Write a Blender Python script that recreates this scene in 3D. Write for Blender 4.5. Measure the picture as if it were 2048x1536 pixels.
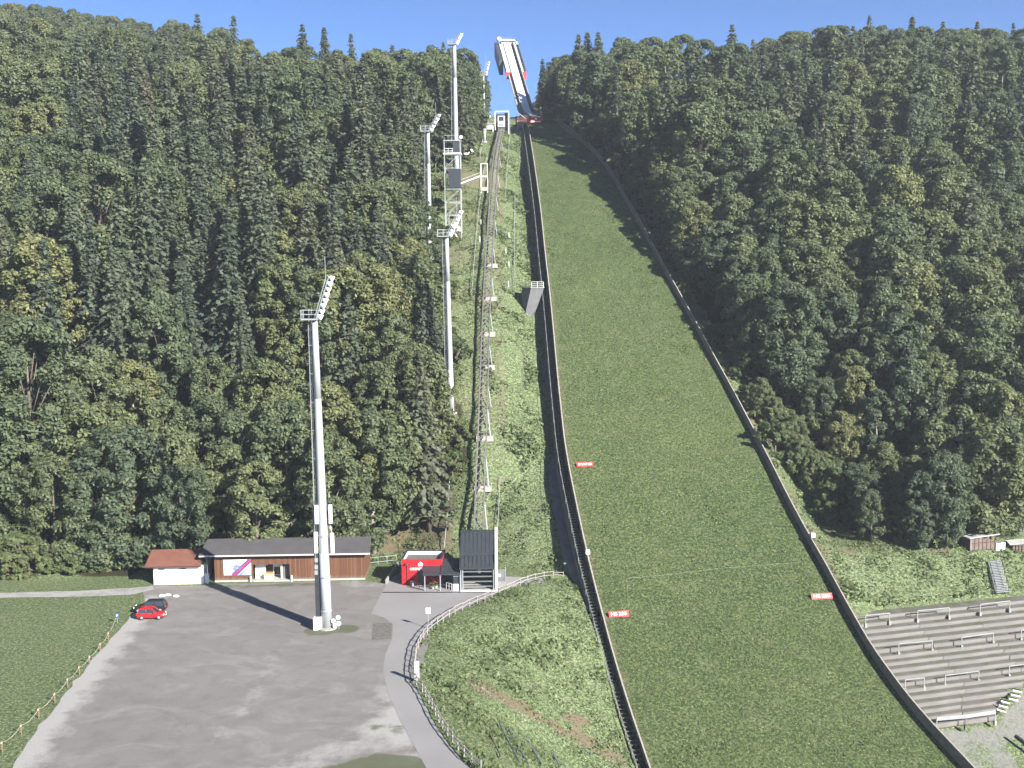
import bpy, bmesh, math, random
import numpy as np
from mathutils import Vector, Matrix

for o in list(bpy.data.objects):
    bpy.data.objects.remove(o, do_unlink=True)
S = bpy.context.scene
COL = S.collection
rnd = random.Random(7)
R_ = math.radians

# ------------------------------------------------------------------ camera, sky, sun, exposure
F_PX, PITCH, ROLL, CAM_H = 2200.0, R_(5.7), R_(-0.7), 45.0
cam_d = bpy.data.cameras.new('camera')
cam = bpy.data.objects.new('camera', cam_d)
COL.objects.link(cam)
cam_d.sensor_width = 36.0
cam_d.lens = 36.0 * F_PX / 2048.0
cam_d.clip_end = 5000.0
CROT = (Matrix.Rotation(math.pi / 2 - PITCH, 3, 'X') @ Matrix.Rotation(ROLL, 3, 'Z'))
cam.matrix_world = Matrix.Translation((0, 0, CAM_H)) @ CROT.to_4x4()
S.camera = cam

SUN_EL, SUN_AZ = R_(27.5), R_(136.0)        # azimuth clockwise from the view direction (+Y)
SUN_DIR = Vector((math.sin(SUN_AZ) * math.cos(SUN_EL), math.cos(SUN_AZ) * math.cos(SUN_EL), math.sin(SUN_EL)))
world = bpy.data.worlds.new('World')
S.world = world
world.use_nodes = True
wn = world.node_tree
for n in list(wn.nodes):
    wn.nodes.remove(n)
sky = wn.nodes.new('ShaderNodeTexSky')
sky.sky_type = 'NISHITA'
sky.sun_disc = False
sky.sun_elevation = SUN_EL
sky.sun_rotation = SUN_AZ
sky.altitude = 900
sky.air_density = 0.5
sky.dust_density = 0.0
sky.ozone_density = 6.0
bgn = wn.nodes.new('ShaderNodeBackground')
bgn.inputs['Strength'].default_value = 0.066
wout = wn.nodes.new('ShaderNodeOutputWorld')
wn.links.new(sky.outputs[0], bgn.inputs[0])
wn.links.new(bgn.outputs[0], wout.inputs[0])
sun_d = bpy.data.lights.new('sun', 'SUN')
sun_d.energy = 4.6
sun_d.angle = R_(0.5)
sun_d.color = (1.0, 0.955, 0.87)
sun = bpy.data.objects.new('sun', sun_d)
COL.objects.link(sun)
sun.rotation_euler = SUN_DIR.to_track_quat('Z', 'Y').to_euler()
sun.location = SUN_DIR * 300
S.view_settings.view_transform = 'Standard'
S.view_settings.look = 'None'
S.view_settings.gamma = 1.0
S.view_settings.use_curve_mapping = False
S.view_settings.exposure = 1.75

# ------------------------------------------------------------------ pixel rays (photo pixels 2048 x 1536)
CAMV = Vector((0, 0, CAM_H))
def ray(px, py):
    return CROT @ Vector(((px - 1024) / F_PX, (768 - py) / F_PX, -1.0))
def P0(px, py, z=0.0):
    d = ray(px, py)
    return CAMV + d * ((z - CAM_H) / d.z)
def AY(px, py, Y):
    d = ray(px, py)
    return CAMV + d * (Y / d.y)
def proj(p):
    q = CROT.transposed() @ (Vector(p) - CAMV)
    return (1024 - F_PX * q.x / q.z, 768 + F_PX * q.y / q.z)

# ------------------------------------------------------------------ terrain functions
TH = R_(8.0)
SN, CS = math.sin(TH), math.cos(TH)
AXV = Vector((-SN, CS, 0))            # uphill along the landing slope
CRV = Vector((CS, SN, 0))             # across it, to the right
def qw(x, y): return -SN * x + CS * y, CS * x + SN * y
def xy(q, w): return -SN * q + CS * w, CS * q + SN * w
class Pchip:
    def __init__(s, pts):
        s.x = np.array([p[0] for p in pts], float); s.y = np.array([p[1] for p in pts], float)
        h = np.diff(s.x); d = np.diff(s.y) / h
        m = np.zeros(len(s.x)); m[0], m[-1] = d[0], d[-1]
        for i in range(1, len(d)):
            if d[i-1] * d[i] > 0:
                w1, w2 = 2*h[i] + h[i-1], h[i] + 2*h[i-1]
                m[i] = (w1 + w2) / (w1 / d[i-1] + w2 / d[i])
        s.m = m
    def __call__(s, v):
        v = np.clip(np.asarray(v, float), s.x[0], s.x[-1])
        i = np.clip(np.searchsorted(s.x, v) - 1, 0, len(s.x) - 2)
        h = s.x[i+1] - s.x[i]; t = (v - s.x[i]) / h
        return ((2*t**3 - 3*t**2 + 1) * s.y[i] + (t**3 - 2*t**2 + t) * h * s.m[i]
                + (-2*t**3 + 3*t**2) * s.y[i+1] + (t**3 - t**2) * h * s.m[i+1])
TOPQ = [(323, 88.3), (334, 91.6), (348, 94.0), (380, 98.0), (430, 104.0), (520, 116.0), (700, 140.0), (1500, 160.0)]
hill = Pchip([(-900, -34), (0, -33), (60, -30), (100, -23.5), (122.5, -15.3), (149.4, -3.1), (177.3, 12.6), (215, 36.0), (255, 59.6), (290, 76.4)] + TOPQ)
hill_r = Pchip([(-900, -34), (0, -33), (60, -30), (100, -24.0), (112, -19.0), (124, -14.4), (136, -9.6), (147.5, -4.9), (150, -4.2), (159, 1.0), (170, 2.4), (180, 9.0), (200, 24.0), (230, 44.0), (260, 63.0), (290, 78.0)] + TOPQ)
def hit(px, py, fn, t0=70, t1=700, step=0.7):
    d = ray(px, py); prev = None; t = t0
    def g(t):
        p = CAMV + d * t
        return p.z - float(fn(p.x, p.y))
    a = g(t)
    while t < t1:
        b = g(t + step)
        if a > 0 >= b:
            lo, hi = t, t + step
            for _ in range(22):
                m = (lo + hi) / 2
                if g(m) > 0: lo = m
                else: hi = m
            return CAMV + d * hi
        a = b; t += step
    return CAMV + d * t1
def sstep(t):
    t = np.clip(t, 0, 1); return t * t * (3 - 2 * t)

HB, HR = 0.95, 1.55     # height of the boards along the left and right of the landing slope
LEFT_PX = [(1057, 250), (1065, 300), (1075.6, 370), (1083, 425), (1091, 505), (1099, 571), (1105.5, 636), (1110.7, 690), (1115, 744), (1121, 796), (1127.7, 861), (1133.5, 913),
           (1142, 947), (1151, 990), (1163, 1054), (1179, 1119), (1193, 1180), (1219, 1273), (1239, 1350), (1261, 1415), (1278, 1466), (1301, 1534)]
RIGHT_PX = [(1128, 250), (1180, 288), (1218, 334), (1250, 392), (1284, 448), (1310, 498), (1340, 552), (1375, 613), (1410, 678), (1440, 733), (1475, 795), (1512, 868), (1546, 930), (1579, 1000),
            (1607.6, 1052), (1634, 1095), (1660, 1143), (1684, 1183.5), (1705, 1229), (1737, 1283), (1770, 1331), (1795, 1365), (1855, 1439), (1901, 1487), (1951, 1536)]
def edge(pxs, hh):
    out = []
    for p in pxs:
        h_ = hit(p[0], p[1], lambda x, y: hill(qw(x, y)[0]) + hh)
        out.append(qw(h_.x, h_.y))
    out.sort()
    q = np.array([o[0] for o in out]); w = np.array([o[1] for o in out])
    return q, w
LQ, LW = edge(LEFT_PX, HB)
RQ, RW = edge(RIGHT_PX, HR)
def smooth_edge(Q, W):
    qs = np.arange(60, 332, 2.0)
    ws = np.interp(qs, Q, W)
    lo = qs < Q[0]
    s0 = (W[3] - W[0]) / (Q[3] - Q[0])
    ws[lo] = W[0] + (qs[lo] - Q[0]) * s0
    k = np.ones(7) / 7
    pad = np.concatenate([np.full(3, ws[0]), ws, np.full(3, ws[-1])])
    return qs, np.convolve(pad, k, 'valid')
EQ, WLs = smooth_edge(LQ, LW)
_, WRs = smooth_edge(RQ, RW)
wL = lambda q: np.interp(q, EQ, WLs)
wR = lambda q: np.interp(q, EQ, WRs)

FENCE_PX = [(958, 1536), (930, 1512), (905, 1482), (880, 1446), (858, 1404), (843, 1375), (829, 1362), (826, 1335), (830, 1300), (840, 1276), (856, 1256), (880, 1238), (908, 1220), (940, 1205), (975, 1190),
            (1005, 1178), (1035, 1165), (1065, 1154), (1095, 1146), (1131, 1140)]
FENCE = [P0(px, py + 8) for px, py in FENCE_PX]
FENCE = [Vector((p.x, p.y)) for p in FENCE]
FLAT = [Vector(p) for p in ((-170, 20), (-170, 156.5), (-64, 160), (-60, 171), (-20, 171), (-18.5, 165), (-3, 165), (5, 164))] + FENCE[::-1] + [Vector((-3.5, 80)), Vector((2, 20))]
def poly_in(x, y, P):
    x = np.asarray(x, float); y = np.asarray(y, float)
    ins = np.zeros(x.shape, bool)
    for i in range(len(P)):
        a, b = P[i-1], P[i]
        c = ((a[1] > y) != (b[1] > y)) & (x < (b[0] - a[0]) * (y - a[1]) / ((b[1] - a[1]) or 1e-9) + a[0])
        ins ^= c
    return ins
def poly_near(x, y, P, closed=True):
    x = np.asarray(x, float); y = np.asarray(y, float)
    best = np.full(x.shape, 1e18); bx = np.zeros(x.shape); by = np.zeros(x.shape)
    for i in range(0 if closed else 1, len(P)):
        a, b = P[i-1], P[i]
        dx, dy = b[0] - a[0], b[1] - a[1]
        t = np.clip(((x - a[0]) * dx + (y - a[1]) * dy) / (dx*dx + dy*dy + 1e-12), 0, 1)
        cx, cy = a[0] + t*dx, a[1] + t*dy
        d = (x - cx)**2 + (y - cy)**2
        m = d < best
        best = np.where(m, d, best); bx = np.where(m, cx, bx); by = np.where(m, cy, by)
    return np.sqrt(best), bx, by
def vnoise(x, y, s, seed=0):
    x = np.asarray(x, float) / s; y = np.asarray(y, float) / s
    xi, yi = np.floor(x), np.floor(y); fx, fy = x - xi, y - yi
    def h(a, b):
        v = np.sin(a * 127.1 + b * 311.7 + seed * 74.7) * 43758.5453
        return v - np.floor(v)
    fx, fy = fx*fx*(3-2*fx), fy*fy*(3-2*fy)
    return (h(xi, yi)*(1-fx) + h(xi+1, yi)*fx)*(1-fy) + (h(xi, yi+1)*(1-fx) + h(xi+1, yi+1)*fx)*fy
DROP = lambda q: np.interp(q, [110, 147, 154, 166, 182, 285, 312, 325], [0.45, 0.5, 1.6, 3.4, 4.2, 4.2, 1.6, 0.4])    # the bank left of the stairs lies lower
def ground(x, y, under=True, rough=True):
    x = np.asarray(x, float); y = np.asarray(y, float)
    q, w = qw(x, y)
    l, r = wL(q), wR(q)
    base = hill(q)
    # left of the landing slope: flat lot, bank and hillside
    dF, _, _ = poly_near(x, y, FLAT)
    dF = np.where(poly_in(x, y, FLAT), 0.0, dF)
    dE = np.maximum(l - w, 0.0)
    Sx = sstep(dF / np.maximum(np.minimum(27.0, dF + dE), 0.01))
    far = sstep((y - 350) / 120.0)
    zl = base * Sx + far * 0.25 * np.maximum(0, -x - 60)
    zl = zl - np.exp(-(dE / np.interp(q, [150, 175], [3.0, 8.5]))**2) * DROP(q) * (dF > 0)
    # right of it
    mask = 1 - sstep((q - 168) / 25.0)
    q2 = q - mask * np.clip(w - r, 0, 90) * math.tan(R_(7.0))
    tr = sstep((w - r - 1.0) / 6.0)
    zr = base * (1 - tr) + hill_r(q2) * tr + 0.12 * np.maximum(0, w - r - 35) * sstep((q - 170) / 60.0)
    z = np.where(w < l, zl, np.where(w > r, zr, base))
    if under:
        ins = (w > l + 0.15) & (w < r - 0.15) & (q < 331)
        z = np.where(ins, z - 1.6, z)
        z = np.where((w > r + .4) & (w < r + 60) & (q2 > 113) & (q2 < 149.5), z - .75, z)     # bed under the terrace steps
    if rough:
        amp = np.clip(np.where(w < l, np.minimum(dF, dE) / 4.0, (w - r - 1.5) / 6.0), 0, 1)
        n = (vnoise(x, y, 9, 1) - .5) * 1.1 + (vnoise(x, y, 3.1, 2) - .5) * 0.5 + (vnoise(x, y, 1.4, 3) - .5) * 0.22
        z = z + n * amp * np.where((w > r) & (q2 > 108) & (q2 < 172) & (w > r + 3), 0.25, 1.0)
    return z
def G(x, y): return float(ground(np.array([x]), np.array([y]), under=False)[0])
def PG(px, py, dz=0.0, t0=70):
    return hit(px, py, lambda x, y: G(x, y) + dz, t0=max(t0, 90), step=4.0)

# ------------------------------------------------------------------ materials
MATS = {}
def nodes(name):
    m = bpy.data.materials.new(name)
    m.use_nodes = True
    nt = m.node_tree
    b = nt.nodes['Principled BSDF']
    b.inputs['Specular IOR Level'].default_value = 0.3
    return m, nt, b
def N(nt, t, **kw):
    n = nt.nodes.new(t)
    for k, v in kw.items():
        if k in n.inputs.keys(): n.inputs[k].default_value = v
        else: setattr(n, k, v)
    return n
def ramp(nt, src, stops):
    r = nt.nodes.new('ShaderNodeValToRGB')
    e = r.color_ramp.elements
    while len(e) > 1: e.remove(e[-1])
    e[0].position = stops[0][0]; e[0].color = (*stops[0][1], 1)
    for p, c in stops[1:]:
        k = e.new(p); k.color = (*c, 1)
    nt.links.new(src, r.inputs[0])
    return r.outputs[0]
def mixc(nt, f, a, b, blend='MIX'):
    m = nt.nodes.new('ShaderNodeMix'); m.data_type = 'RGBA'; m.blend_type = blend
    for i, v in ((0, f), (6, a), (7, b)):
        if isinstance(v, (int, float)): m.inputs[i].default_value = v
        elif isinstance(v, tuple): m.inputs[i].default_value = (*v, 1)
        else: nt.links.new(v, m.inputs[i])
    return m.outputs[2]
def noise(nt, scale, detail=3, rough=.55, coord='Object', dist=0.0, sc=None):
    tc = nt.nodes.new('ShaderNodeTexCoord')
    n = nt.nodes.new('ShaderNodeTexNoise')
    n.inputs['Scale'].default_value = scale; n.inputs['Detail'].default_value = detail
    n.inputs['Roughness'].default_value = rough; n.inputs['Distortion'].default_value = dist
    src = tc.outputs[coord]
    if sc:
        mp = nt.nodes.new('ShaderNodeMapping'); mp.inputs['Scale'].default_value = sc
        nt.links.new(src, mp.inputs[0]); src = mp.outputs[0]
    nt.links.new(src, n.inputs['Vector'])
    return n.outputs['Fac']
def bump(nt, b, h, strength, dist):
    bp = nt.nodes.new('ShaderNodeBump')
    bp.inputs['Strength'].default_value = strength; bp.inputs['Distance'].default_value = dist
    nt.links.new(h, bp.inputs['Height']); nt.links.new(bp.outputs[0], b.inputs['Normal'])
def attr(nt, name):
    a = nt.nodes.new('ShaderNodeAttribute'); a.attribute_name = name
    return a.outputs['Fac']
def math_(nt, op, a, b=0.0, c=None):
    m = nt.nodes.new('ShaderNodeMath'); m.operation = op
    for i, v in enumerate((a, b) if c is None else (a, b, c)):
        if isinstance(v, (int, float)): m.inputs[i].default_value = v
        else: nt.links.new(v, m.inputs[i])
    return m.outputs[0]
def plain(name, col, rough=.6, metal=0.0, var=.15, scale=1.2, spec=.3):
    """weathered paint / metal / concrete: colour wanders a little, with fine grain"""
    m, nt, b = nodes(name)
    if max(col) < .68: col = tuple(c * .74 for c in col)
    f1 = noise(nt, scale, 4, .65)
    dark = tuple(c * (1 - var) for c in col); lite = tuple(min(1, c * (1 + var)) for c in col)
    nt.links.new(ramp(nt, f1, [(.3, dark), (.7, lite)]), b.inputs['Base Color'])
    b.inputs['Roughness'].default_value = rough; b.inputs['Metallic'].default_value = metal
    b.inputs['Specular IOR Level'].default_value = spec
    MATS[name] = m
    return m
plain('galv', (.44, .46, .475), .5, .3, .15)
plain('mast_white', (.50, .525, .54), .4, .1, .07, .3)
plain('white_paint', (.70, .70, .69), .5, 0, .06)
plain('white_render', (.84, .80, .70), .8, 0, .05)
plain('dark_steel', (.055, .060, .066), .5, .3, .25)
plain('rust_steel', (.20, .185, .175), .65, .3, .25, 2)
plain('barrier_grey', (.40, .40, .41), .6, .2, .2, 2)
plain('dull_steel', (.27, .26, .25), .6, .3, .2, 2)
plain('concrete_dark', (.19, .19, .195), .85, 0, .2, .9)
plain('anthracite', (.060, .068, .078), .45, .2, .12)
plain('slate_roof', (.105, .100, .105), .75, 0, .14, .6)
plain('brown_roof', (.20, .085, .060), .8, 0, .16, .8)
plain('concrete', (.36, .35, .33), .85, 0, .22, .7)
plain('concrete_pale', (.46, .44, .40), .85, 0, .15, .9)
plain('red_panel', (.62, .022, .030), .45, 0, .06, .5)
plain('red_board', (.66, .045, .045), .5, 0, .1, .8)
plain('print_white', (.86, .84, .82), .6, 0, .03)
plain('print_dark', (.08, .02, .03), .6, 0, .05)
plain('fence_wood', (.36, .335, .31), .85, 0, .25, 3)
plain('board_wood', (.24, .215, .185), .85, 0, .3, 1.5)
plain('board_top', (.33, .31, .275), .8, 0, .2, 2)
plain('stake_wood', (.32, .20, .12), .8, 0, .25, 4)
plain('bark', (.16, .13, .105), .9, 0, .35, 2.5)
plain('bark_pale', (.34, .31, .27), .9, 0, .35, 2.5)
plain('rubber', (.018, .018, .02), .8, 0, .2)
plain('tarmac_dark', (.045, .047, .05), .8, 0, .2, 1)
plain('wall_grey', (.16, .165, .17), .8, 0, .2, .8)
plain('stone', (.17, .16, .145), .9, 0, .35, 1.5)
plain('green_box', (.08, .16, .11), .6, 0, .1)
plain('blue_sign', (.05, .14, .45), .5, 0, .1)
plain('hut_wood', (.19, .145, .12), .85, 0, .25, 2)
plain('hut_red', (.11, .045, .04), .85, 0, .2, 2)
plain('tin_roof', (.66, .65, .64), .5, .2, .12, 1)
plain('yellow_top', (.72, .40, .07), .6, 0, .1)
plain('dark_void', (.02, .02, .02), .9, 0, .2)
plain('inrun_mat', (.70, .71, .72), .5, 0, .08, .4)
plain('rope', (.55, .52, .42), .8, 0, .1)
plain('tape_line', (.42, .42, .36), .8, 0, .1)
plain('pipe_blue', (.16, .20, .25), .5, .4, .15)
def car_paint(name, col, coat=.6):
    m, nt, b = nodes(name)
    f = noise(nt, 2.0, 3)
    nt.links.new(ramp(nt, f, [(.3, tuple(c * .9 for c in col)), (.7, tuple(c * 1.08 for c in col))]), b.inputs['Base Color'])
    b.inputs['Roughness'].default_value = .35; b.inputs['Coat Weight'].default_value = coat; b.inputs['Coat Roughness'].default_value = .08
    MATS[name] = m
car_paint('paint_red', (.55, .012, .018))
car_paint('paint_black', (.018, .020, .022))
def glass(name, col, rough=.08):
    m, nt, b = nodes(name)
    f = noise(nt, 1.0, 2)
    nt.links.new(ramp(nt, f, [(.3, tuple(c * .8 for c in col)), (.7, tuple(c * 1.2 for c in col))]), b.inputs['Base Color'])
    b.inputs['Roughness'].default_value = rough; b.inputs['Specular IOR Level'].default_value = .6
    MATS[name] = m
glass('glass_dark', (.03, .04, .05))
glass('lamp_glass', (.75, .78, .80), .15)
glass('tail_glass', (.45, .02, .02), .15)

def leaf_mat(name, stops, hue_var=.5):
    m, nt, b = nodes(name)
    oi = nt.nodes.new('ShaderNodeObjectInfo')
    ge = nt.nodes.new('ShaderNodeNewGeometry')
    sc_ = nt.nodes.new('ShaderNodeSeparateColor'); nt.links.new(oi.outputs['Color'], sc_.inputs[0])
    tree_c = ramp(nt, sc_.outputs[0], stops)      # the tone of a crown is its object colour
    v = math_(nt, 'MULTIPLY_ADD', ge.outputs['Random Per Island'], .75, .62)
    c = mixc(nt, 1.0, tree_c, v, 'MULTIPLY')
    warm = math_(nt, 'GREATER_THAN', ge.outputs['Random Per Island'], .93)
    c2 = mixc(nt, math_(nt, 'MULTIPLY', warm, .5), c, (.16, .15, .05))
    nt.links.new(c2, b.inputs['Base Color'])
    b.inputs['Roughness'].default_value = .55
    b.inputs['Specular IOR Level'].default_value = .22
    tr = nt.nodes.new('ShaderNodeBsdfTranslucent')
    nt.links.new(mixc(nt, .5, c2, (.12, .17, .03)), tr.inputs[0])
    mx = nt.nodes.new('ShaderNodeMixShader'); mx.inputs[0].default_value = .38
    nt.links.new(b.outputs[0], mx.inputs[1]); nt.links.new(tr.outputs[0], mx.inputs[2])
    nt.links.new(mx.outputs[0], nt.nodes['Material Output'].inputs[0])
    MATS[name] = m
leaf_mat('leaf_broad', [(0, (0.089, 0.121, 0.076)), (.35, (0.112, 0.143, 0.080)), (.6, (0.132, 0.160, 0.082)), (.82, (0.153, 0.177, 0.086)), (1, (0.186, 0.197, 0.091))])
leaf_mat('leaf_conifer', [(0, (0.080, 0.102, 0.076)), (.4, (0.097, 0.119, 0.082)), (.7, (0.119, 0.132, 0.089)), (1, (0.149, 0.143, 0.102))])
leaf_mat('leaf_bush', [(0, (.085, .118, .055)), (.5, (.105, .138, .06)), (1, (.135, .15, .068))])
leaf_mat('leaf_weed', [(0, (.118, .154, .072)), (.5, (.134, .168, .080)), (1, (.148, .170, .086))])

def grass_mat(name, lush, mid, dry, brown, zone=True):
    m, nt, b = nodes(name)
    big = noise(nt, .045, 2, .6); med = noise(nt, .35, 3, .65); fin = noise(nt, 2.6, 3, .78); vf = noise(nt, 9.0, 1, .7)
    c = mixc(nt, ramp(nt, big, [(.35, (0, 0, 0)), (.65, (1, 1, 1))]), lush, mid)
    c = mixc(nt, ramp(nt, med, [(.48, (0, 0, 0)), (.66, (.8, .8, .8))]), c, dry)
    c = mixc(nt, ramp(nt, fin, [(.40, (.9, .9, .9)), (.50, (0, 0, 0))]), c, tuple(v * .48 for v in lush))
    c = mixc(nt, ramp(nt, fin, [(.52, (0, 0, 0)), (.62, (.85, .85, .85))]), c, tuple(min(1, v * 1.8) for v in mid))
    c = mixc(nt, ramp(nt, vf, [(.36, (.6, .6, .6)), (.55, (0, 0, 0))]), c, tuple(v * .4 for v in lush))
    spk = noise(nt, 4.2, 1, .6)
    c = mixc(nt, ramp(nt, spk, [(.66, (0, 0, 0)), (.73, (.75, .75, .75))]), c, tuple(min(1, v * 2.6) for v in dry))
    if zone:
        bw = math_(nt, 'MULTIPLY_ADD', med, 1.3, -.65)
        f = math_(nt, 'ADD', attr(nt, 'bare'), bw)
        f = ramp(nt, math_(nt, 'MULTIPLY', f, attr(nt, 'bare')), [(.12, (0, 0, 0)), (.5, (.92, .92, .92))])
        c = mixc(nt, f, c, mixc(nt, fin, tuple(v * .65 for v in brown), tuple(min(1, v * 1.5) for v in brown)))
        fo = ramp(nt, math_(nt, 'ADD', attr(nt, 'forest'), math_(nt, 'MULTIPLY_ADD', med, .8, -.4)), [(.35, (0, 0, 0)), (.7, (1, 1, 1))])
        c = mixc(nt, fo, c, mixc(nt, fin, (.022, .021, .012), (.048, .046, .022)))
        gv = ramp(nt, math_(nt, 'ADD', attr(nt, 'gravel'), math_(nt, 'MULTIPLY_ADD', med, 1.0, -.5)), [(.4, (0, 0, 0)), (.65, (.9, .9, .9))])
        c = mixc(nt, gv, c, mixc(nt, fin, (.12, .118, .11), (.24, .235, .22)))
    nt.links.new(c, b.inputs['Base Color'])
    b.inputs['Roughness'].default_value = .8; b.inputs['Specular IOR Level'].default_value = .15
    bump(nt, b, fin, .8, .2)
    MATS[name] = m
grass_mat('grass_slope', (.047, .073, .027), (.070, .092, .035), (.095, .106, .050), (.105, .092, .062))
grass_mat('grass_bank', (.098, .136, .060), (.124, .156, .076), (.155, .168, .098), (.120, .096, .064))
grass_mat('grass_plain', (.086, .116, .052), (.108, .134, .066), (.138, .146, .084), (.25, .22, .16), False)

def gravel_mat():
    m, nt, b = nodes('gravel')
    big = noise(nt, .05, 4, .6, dist=.6); med = noise(nt, .4, 4, .65); fin = noise(nt, 5, 4, .7)
    c = mixc(nt, ramp(nt, big, [(.32, (0, 0, 0)), (.68, (1, 1, 1))]), (.172, .161, .153), (.196, .187, .179))
    c = mixc(nt, ramp(nt, med, [(.3, (.45, .45, .45)), (.5, (0, 0, 0))]), c, (.118, .105, .096))
    stk = noise(nt, .16, 4, .72, dist=1.6, sc=(.7, 1.0, 1))
    c = mixc(nt, ramp(nt, stk, [(.50, (0, 0, 0)), (.68, (.6, .6, .6))]), c, (.255, .246, .236))
    stk2 = noise(nt, .22, 4, .7, dist=1.2)
    c = mixc(nt, ramp(nt, stk2, [(.36, (.35, .35, .35)), (.50, (0, 0, 0))]), c, (.142, .132, .124))
    edge_ = math_(nt, 'ADD', attr(nt, 'pale'), math_(nt, 'MULTIPLY_ADD', med, 1.3, -.72))
    c = mixc(nt, ramp(nt, edge_, [(.25, (0, 0, 0)), (.7, (.9, .9, .9))]), c, (.335, .328, .315))
    gr = math_(nt, 'ADD', attr(nt, 'grassy'), math_(nt, 'MULTIPLY_ADD', med, 1.6, -.8))
    c = mixc(nt, ramp(nt, gr, [(.45, (0, 0, 0)), (.7, (.8, .8, .8))]), c, (.075, .088, .042))
    c = mixc(nt, ramp(nt, fin, [(.3, (.30, .30, .30)), (.55, (0, 0, 0))]), c, (.10, .095, .09))
    c = mixc(nt, ramp(nt, fin, [(.62, (0, 0, 0)), (.75, (.4, .4, .4))]), c, (.42, .41, .40))
    nt.links.new(c, b.inputs['Base Color'])
    b.inputs['Roughness'].default_value = .9; b.inputs['Specular IOR Level'].default_value = .15
    bump(nt, b, fin, .5, .05)
    MATS['gravel'] = m
gravel_mat()
def asphalt_mat():
    m, nt, b = nodes('asphalt')
    big = noise(nt, .12, 4, .6); fin = noise(nt, 6, 3, .7)
    c = mixc(nt, ramp(nt, big, [(.3, (0, 0, 0)), (.7, (1, 1, 1))]), (.215, .207, .207), (.25, .242, .243))
    c = mixc(nt, ramp(nt, fin, [(.3, (.25, .25, .25)), (.6, (0, 0, 0))]), c, (.16, .155, .155))
    nt.links.new(c, b.inputs['Base Color']); b.inputs['Roughness'].default_value = .85
    MATS['asphalt'] = m
asphalt_mat()
def cladding():
    m, nt, b = nodes('wood_cladding')
    tc = nt.nodes.new('ShaderNodeTexCoord')
    sx = nt.nodes.new('ShaderNodeSeparateXYZ'); nt.links.new(tc.outputs['Object'], sx.inputs[0])
    u = math_(nt, 'MULTIPLY', sx.outputs[0], 5.2)
    cell = math_(nt, 'FLOOR', u); fr = math_(nt, 'FRACT', u)
    wn_ = nt.nodes.new('ShaderNodeTexWhiteNoise'); wn_.noise_dimensions = '1D'; nt.links.new(cell, wn_.inputs['W'])
    c = ramp(nt, wn_.outputs['Value'], [(0, (0.094, 0.041, 0.022)), (.5, (0.129, 0.058, 0.031)), (1, (0.168, 0.086, 0.048))])
    st = noise(nt, .8, 4, .6, sc=(4, 4, .5))
    c = mixc(nt, ramp(nt, st, [(.4, (0, 0, 0)), (.75, (.6, .6, .6))]), c, (.10, .05, .032))
    wear = math_(nt, 'ADD', math_(nt, 'MULTIPLY_ADD', sx.outputs[2], -.9, .75), math_(nt, 'MULTIPLY_ADD', st, 1.1, -.45))
    c = mixc(nt, ramp(nt, wear, [(.2, (0, 0, 0)), (.9, (.8, .8, .8))]), c, (0.195, 0.164, 0.140))
    gap = math_(nt, 'LESS_THAN', fr, .1)
    c = mixc(nt, math_(nt, 'MULTIPLY', gap, .8), c, (.03, .016, .01))
    nt.links.new(c, b.inputs['Base Color']); b.inputs['Roughness'].default_value = .8
    bump(nt, b, math_(nt, 'SUBTRACT', 1.0, gap), .6, .02)
    MATS['wood_cladding'] = m
cladding()
def poster_mat():
    m, nt, b = nodes('poster_print')
    tc = nt.nodes.new('ShaderNodeTexCoord')
    sx = nt.nodes.new('ShaderNodeSeparateXYZ'); nt.links.new(tc.outputs['Object'], sx.inputs[0])
    u = math_(nt, 'DIVIDE', sx.outputs[0], 4.1); v = math_(nt, 'DIVIDE', sx.outputs[2], 2.35)
    n1 = noise(nt, 1.6, 4, .6)
    c = mixc(nt, ramp(nt, v, [(.1, (0, 0, 0)), (.55, (1, 1, 1))]), (.30, .33, .62), (.66, .74, .84))
    c = mixc(nt, ramp(nt, u, [(.18, (.75, .75, .75)), (.42, (0, 0, 0))]), c, (.36, .46, .66))  # bluer left third: the mast's shade put into the print colour
    # two skis: a wide band running up to the right, and a dark one under it
    dg = math_(nt, 'SUBTRACT', math_(nt, 'MULTIPLY_ADD', u, 1.55, -.72), v)
    def band(c, lo, hi, col, u0=.35):
        f = math_(nt, 'MULTIPLY', math_(nt, 'GREATER_THAN', dg, lo), math_(nt, 'LESS_THAN', dg, hi))
        f = math_(nt, 'MULTIPLY', f, math_(nt, 'GREATER_THAN', math_(nt, 'ADD', u, math_(nt, 'MULTIPLY', n1, .1)), u0))
        return mixc(nt, f, c, col)
    c = band(c, -.36, -.20, (.10, .05, .16)); c = band(c, -.24, -.02, (.34, .045, .16)); c = band(c, -.08, .02, (.09, .035, .12)); c = band(c, .16, .22, (.10, .06, .20), .5)
    # the flying jumper as a loose dark patch
    du = math_(nt, 'MULTIPLY_ADD', u, 1.0, -.50); dv = math_(nt, 'MULTIPLY_ADD', v, .8, -.42)
    rr = math_(nt, 'ADD', math_(nt, 'MULTIPLY', du, du), math_(nt, 'MULTIPLY', dv, dv))
    f = ramp(nt, math_(nt, 'ADD', math_(nt, 'MULTIPLY', rr, 6), n1), [(.60, (.9, .9, .9)), (.70, (0, 0, 0))])
    c = mixc(nt, f, c, (.12, .13, .22))
    nt.links.new(c, b.inputs['Base Color']); b.inputs['Roughness'].default_value = .5
    MATS['poster_print'] = m
poster_mat()

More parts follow.
